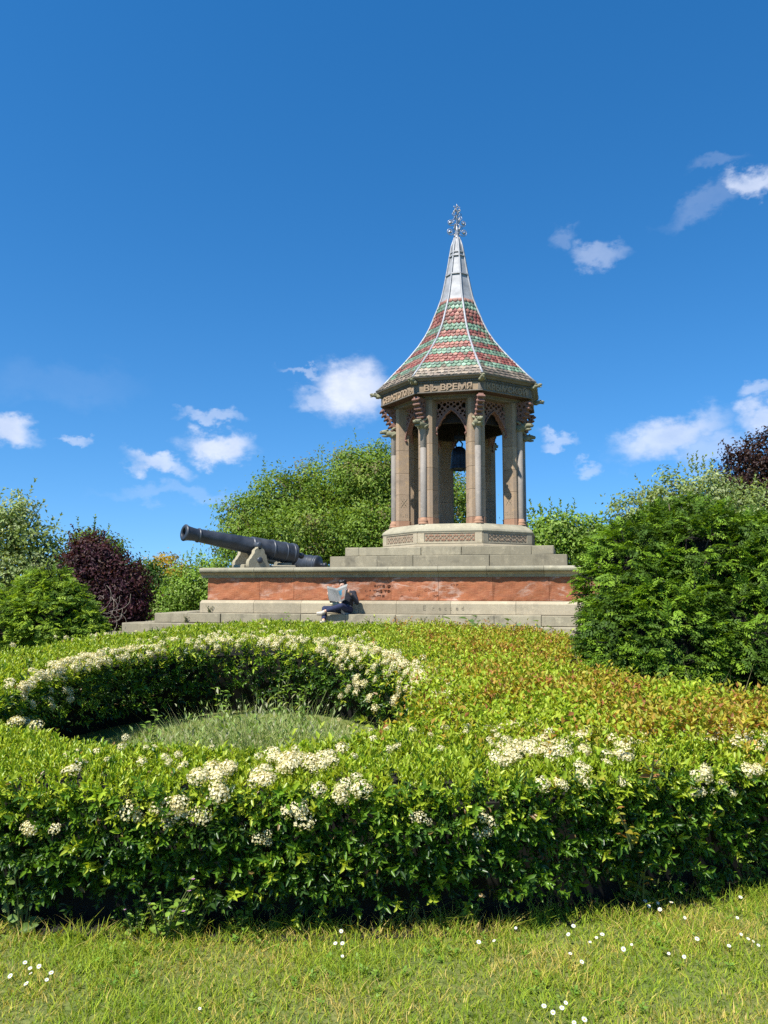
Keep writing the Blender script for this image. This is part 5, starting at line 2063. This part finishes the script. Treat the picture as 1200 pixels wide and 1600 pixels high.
# tangle of dry vine left of the steps
vine = empty('dry_vine', gb(172, 16.5))
tag(vine, 'tangle of curling grey dry vine stems between the yew and the steps', 'vine')
rg = np.random.default_rng(91)
for i in range(13):
    c0 = at_y(rg.normal(168, 9), rg.uniform(930, 985), 16.5 + rg.normal(0, .25)) - vine.location
    r = rg.uniform(.08, .3)
    a0 = rg.uniform(0, 6.28)
    P = []
    tl = rg.uniform(-.6, .6)
    for k in range(12):
        q = a0 + k * .27 + .25 * math.sin(k + i)
        rr = r * (1 - .03 * k)
        P.append(c0 + Vector((rr * math.cos(q), rr * math.cos(q) * tl + .02 * k, rr * math.sin(q) * .9 + .02 * k)))
    link('stem', MB().tube(P, .004, 4, False).me('stem', M['vine'] if 'vine' in M else M.setdefault('vine', plain_mat('dry vine bark', (.27, .23, .18), .9))), vine)

# ------------------------------------------------------------------ far building
bp = at_y(1215, 812, 46)
bld = empty('building', (bp.x + 3.2, 46, float(gz(0, 46))), RAD(-12))
tag(bld, 'building with a pale grey pitched roof far behind the yew at the right edge', 'building')
zt = bp.z - bld.location.z
link('wall', MB().box((0, 0, (zt - .2) / 2), (9, 6, zt - .2)).me('wall', M['course']), bld)
V = [(-4.8, -3.3, zt - .25), (4.8, -3.3, zt - .25), (4.8, 3.3, zt - .25), (-4.8, 3.3, zt - .25), (-3.2, 0, zt + 2.0), (3.2, 0, zt + 2.0), (-4.8, -3.3, zt - .1), (4.8, -3.3, zt - .1), (4.8, 3.3, zt - .1), (-4.8, 3.3, zt - .1)]
F = [[0, 3, 2, 1], [0, 1, 7, 6], [1, 2, 8, 7], [2, 3, 9, 8], [3, 0, 6, 9], [6, 7, 5, 4], [7, 8, 5], [8, 9, 4, 5], [9, 6, 4]]
link('roof', mesh_py('roof', V, F, plain_mat('pale slate', (.30, .31, .33), .6, alt=(.24, .25, .27), scale=2)), bld)
for x in (-2.8, 0, 2.8):
    w = link('window', MB().box((x, -3.02, zt * .55), (1.1, .06, 1.6), .02).me('window', plain_mat('white frame', (.7, .7, .68), .6)), bld)
    link('pane', MB().box((x, -3.055, zt * .55), (.9, .02, 1.4)).me('pane', plain_mat('window glass', (.03, .04, .05), .1, spec=.6)), w)


# ------------------------------------------------------------------ the reader
M['skin'] = plain_mat('skin', (.55, .32, .22), .6, var=.05)
M['hair'] = plain_mat('black hair', (.018, .015, .015), .5, var=.2, scale=60)
M['top'] = plain_mat('dark navy jumper', (.022, .024, .034), .9, var=.2, scale=40)
M['trousers'] = plain_mat('navy trousers', (.022, .03, .075), .9, var=.2, scale=30)
M['hem'] = plain_mat('pale grey shirt hem', (.48, .45, .45), .9)
M['shoe'] = plain_mat('cream canvas shoe', (.62, .55, .44), .8)
M['sole'] = plain_mat('shoe sole', (.36, .31, .26), .8)
M['spareshoe'] = plain_mat('spare canvas shoe', (.62, .55, .44), .8)  # same cream as the other shoe material, not assigned


def remesh(b, name, mat, voxel=.009, smooth=3):
    me = mesh_py(name, b.V, b.F)
    o = link(name, me)
    m = o.modifiers.new('r', 'REMESH'); m.mode = 'VOXEL'; m.voxel_size = voxel; m.use_smooth_shade = True
    sm = o.modifiers.new('s', 'SMOOTH'); sm.factor = .5; sm.iterations = smooth
    r = to_mesh(o, name, mat)
    for p in r.polygons: p.use_smooth = True
    return r


def ball(b, c, r, n=10):
    c = Vector(c)
    r = (r, r, r) if isinstance(r, (int, float)) else r
    V, F = lathe([(math.sin(PI * i / n) + .002, -math.cos(PI * i / n)) for i in range(n + 1)], 14)
    b.add([c + Vector((v.x * r[0], v.y * r[1], v.z * r[2])) for v in V], F)


def limb(b, P, Rr, n=10):
    b.tube(P, Rr, n)
    for p, r in zip(P, Rr): ball(b, p, r * .99, 8)


sx, sz = at_ly(541, 957, -6.18)
person = empty('person', loc2w(sx, -5.98, 1.092), TH)
tag(person, 'person with dark hair sitting on the steps reading an open newspaper, legs crossed', 'person')
# local frame: x along the wall, -y out to the viewer, z up
def Lp(x, y, z): return Vector((x, -y, z))


sk = MB()
# one continuous figure: head, neck, trunk, arms with hands, legs
head = Lp(-.07, .27, .70)
ball(sk, head, (.078, .095, .112))
ball(sk, head + Lp(-.01, .04, -.05), (.058, .06, .06))                    # jaw
sk.tube([head + Lp(-.02, .085, .02), head + Lp(-.022, .115, -.015), head + Lp(-.02, .09, -.03)], [.010, .015, .012], 6)   # nose
for s_ in (-1, 1):
    ball(sk, head + Lp(s_ * .078, .0, -.005), (.012, .022, .032), 6)      # ears
limb(sk, [Lp(-.045, .235, .62), Lp(-.02, .21, .55)], [.052, .058])
limb(sk, [Lp(.0, .2, .50), Lp(.03, .19, .36), Lp(.02, .2, .22), Lp(0, .21, .11)], [.12, .135, .125, .13])
SH = {-1: Lp(-.16, .24, .50), 1: Lp(.19, .2, .50)}
EL = {-1: Lp(-.31, .36, .28), 1: Lp(.30, .30, .27)}
HN = {-1: Lp(-.345, .53, .46), 1: Lp(.165, .50, .52)}
for s_ in (-1, 1):
    limb(sk, [Lp(0, .2, .49), SH[s_], SH[s_].lerp(EL[s_], .5), EL[s_]], [.07, .058, .048, .04])
    limb(sk, [EL[s_], EL[s_].lerp(HN[s_], .5), HN[s_]], [.04, .035, .026])
    d = (HN[s_] - EL[s_]).normalized()
    pc = HN[s_] + d * .045
    ball(sk, pc, (.036, .022, .045), 8)
    side = Vector((1, 0, 0)) * (-s_)
    for k in range(4):       # fingers wrap round the paper's edge
        off = Vector((0, 0, .032 - .021 * k))
        L0 = (.042, .048, .045, .036)[k]
        p0 = pc + off + side * .015
        sk.tube([p0, p0 + side * L0 * .6 + Lp(0, .018, 0), p0 + side * L0 + Lp(0, .008, 0), p0 + side * (L0 * 1.2) + Lp(0, -.004, 0)], [.010, .0095, .009, .008], 6)
    sk.tube([pc + Lp(0, -.01, .02), pc + side * .03 + Lp(0, -.03, .045), pc + side * .055 + Lp(0, -.028, .05)], [.011, .0105, .009], 6)      # thumb on the near page
HIP = {-1: Lp(-.085, .24, .10), 1: Lp(.085, .24, .10)}
KN = {-1: Lp(-.50, .36, .125), 1: Lp(-.02, .58, .20)}
AN = {-1: Lp(-.45, .60, -.145), 1: Lp(-.42, .56, .075)}
for s_ in (-1, 1):
    limb(sk, [HIP[s_], HIP[s_].lerp(KN[s_], .5), KN[s_]], [.085, .072, .058])
    limb(sk, [KN[s_], KN[s_].lerp(AN[s_], .35), AN[s_]], [.055, .05, .036])
limb(sk, [AN[1], Lp(-.50, .575, .035), Lp(-.585, .59, .03)], [.04, .036, .025])
limb(sk, [AN[-1], Lp(-.46, .66, -.19), Lp(-.48, .74, -.205)], [.04, .034, .024])
link('body', remesh(sk, 'body', M['skin'], .0105, 2), person)
# clothes
tp = MB()
limb(tp, [Lp(.0, .2, .52), Lp(.0, .2, .48), Lp(.03, .19, .36), Lp(.02, .2, .24), Lp(0, .21, .17)], [.085, .135, .152, .145, .15])
for s_ in (-1, 1):
    limb(tp, [Lp(0, .2, .49), SH[s_], SH[s_].lerp(EL[s_], .5), EL[s_]], [.08, .072, .062, .054])
    limb(tp, [EL[s_], EL[s_].lerp(HN[s_], .72)], [.054, .042])
link('jumper', remesh(tp, 'jumper', M['top'], .011, 3), person)
hm = MB()
limb(hm, [Lp(.0, .215, .155), Lp(.0, .22, .105)], [.158, .16])
link('shirt_hem', remesh(hm, 'shirt_hem', M['hem'], .012, 3), person)
tr_ = MB()
limb(tr_, [Lp(.0, .22, .11), Lp(0, .23, .095)], [.15, .145])
for s_ in (-1, 1):
    limb(tr_, [HIP[s_], HIP[s_].lerp(KN[s_], .5), KN[s_]], [.10, .088, .073])
    limb(tr_, [KN[s_], KN[s_].lerp(AN[s_], .4), KN[s_].lerp(AN[s_], .82)], [.072, .066, .056])
for v in tr_.V: v.z = max(v.z, .004) if v.y > -.5 else v.z
link('trousers', remesh(tr_, 'trousers', M['trousers'], .011, 3), person)
for s_, pts in ((1, [AN[1] + Vector((-.03, 0, -.02)), Lp(-.505, .575, .025), Lp(-.60, .595, .025)]), (-1, [AN[-1] + Vector((0, 0, -.03)), Lp(-.46, .67, -.19), Lp(-.485, .76, -.2)])):
    sh = MB()
    limb(sh, pts, [.047, .046, .034])
    o = link('shoe', remesh(sh, 'shoe', M['shoe'], .008, 3), person)
    so = MB()
    dn = Vector((0, 0, -.028))
    limb(so, [p + dn for p in pts], [.036, .036, .028], 8)
    link('sole', remesh(so, 'sole', M['sole'], .009, 2), o)
hr = MB()
ball(hr, head + Lp(.0, -.02, .03), (.096, .105, .108))
ball(hr, head + Lp(.005, -.05, -.03), (.09, .075, .10))
ball(hr, head + Lp(-.02, .05, .075), (.075, .055, .045))
for i in range(14):
    a = i * .45
    ball(hr, head + Lp(.06 * math.cos(a), -.01 + .07 * math.sin(a), .09 + .02 * math.sin(3 * a)), .032, 6)
link('hair', remesh(hr, 'hair', M['hair'], .009, 2), person)


# newspaper
def paper_mat():  # paper and print tones lowered, shade on the page put into the colour
    m, nt, b = new_mat('newsprint')
    tc = nt.nodes.new('ShaderNodeTexCoord')
    uv = tc.outputs['UV']
    br = nt.nodes.new('ShaderNodeTexBrick')
    br.inputs['Scale'].default_value = 1
    br.inputs['Brick Width'].default_value = .23
    br.inputs['Row Height'].default_value = .022
    br.inputs['Mortar Size'].default_value = .006
    br.inputs['Color1'].default_value = (.075, .075, .075, 1)
    br.inputs['Color2'].default_value = (.13, .13, .125, 1)
    br.inputs['Mortar'].default_value = (.31, .30, .28, 1)
    br.offset = 0
    nt.links.new(uv, br.inputs['Vector'])
    sp = nt.nodes.new('ShaderNodeSeparateXYZ')
    nt.links.new(uv, sp.inputs[0])

    def rect(u0, u1, v0, v1):
        prod = None
        for out, lo, hi in ((sp.outputs[0], u0, u1), (sp.outputs[1], v0, v1)):
            for op, val in (('GREATER_THAN', lo), ('LESS_THAN', hi)):
                q = nt.nodes.new('ShaderNodeMath'); q.operation = op
                nt.links.new(out, q.inputs[0]); q.inputs[1].default_value = val
                if prod is None: prod = q.outputs[0]
                else:
                    p = nt.nodes.new('ShaderNodeMath'); p.operation = 'MULTIPLY'
                    nt.links.new(prod, p.inputs[0]); nt.links.new(q.outputs[0], p.inputs[1]); prod = p.outputs[0]
        return prod
    c = _mix(nt, rect(-1, 3, .9, 2), br.outputs['Color'], (.40, .39, .36, 1))
    c = _mix(nt, rect(1.12, 1.55, .45, .78), c, (.05, .20, .31, 1))
    c = _mix(nt, rect(1.5, 1.85, .3, .7), c, (.32, .20, .15, 1))
    c = _mix(nt, rect(1.12, 1.9, .12, .28), c, (.30, .12, .08, 1))
    nt.links.new(c, b.inputs['Base Color'])
    b.inputs['Roughness'].default_value = .9
    return m


TLp, BLp, STp, SBp, TRp, BRp = Lp(-.375, .60, .665), Lp(-.315, .575, .315), Lp(-.16, .50, .605), Lp(-.045, .48, .295), Lp(.135, .59, .715), Lp(.06, .58, .345)
N_ = 8
bm = bmesh.new()
uvl = bm.loops.layers.uv.new('UVMap')


def pp(i, j, off=0):
    f = j / N_
    if i <= N_:
        t = i / N_; a = TLp.lerp(STp, t); b_ = BLp.lerp(SBp, t); u = t
    else:
        t = (i - N_) / N_; a = STp.lerp(TRp, t); b_ = SBp.lerp(BRp, t); u = 1 + t
    p = b_.lerp(a, f) + Lp(0, .03 * math.sin(PI * (t)) + .01 * math.sin(5 * f + u * 3) + off, 0)
    return p, (u, f)


for off in (0, -.006, -.012):
    grid = {}
    for i in range(2 * N_ + 1):
        for j in range(N_ + 1):
            p, uv_ = pp(i, j, off)
            if off: p = p + Lp(0, 0, -off * 1.2 * (1 if j == N_ else 0))
            grid[i, j] = (bm.verts.new(p), uv_)
    for i in range(2 * N_):
        for j in range(N_):
            q = [grid[i, j], grid[i + 1, j], grid[i + 1, j + 1], grid[i, j + 1]]
            f_ = bm.faces.new([x[0] for x in q])
            f_.smooth = True
            for lp, x in zip(f_.loops, q): lp[uvl].uv = x[1]
nm = bpy.data.meshes.new('newspaper')
bm.to_mesh(nm); bm.free()
nm.materials.append(paper_mat())
news = link('newspaper', nm, None, person.location, (0, 0, TH))
tag(news, 'open newspaper with grey print and a blue picture held by the seated reader', 'newspaper')
bg_ = MB()
ball(bg_, Lp(-.24, .40, .245), (.115, .07, .05))
ball(bg_, Lp(-.16, .42, .25), (.06, .06, .05))
bag = link('cloth_bundle', remesh(bg_, 'cloth_bundle', plain_mat('cream cloth', (.62, .55, .36), .9), .012, 2), None, person.location, (0, 0, TH))
tag(bag, 'small cream cloth bundle lying in the lap of the seated reader', 'cloth')
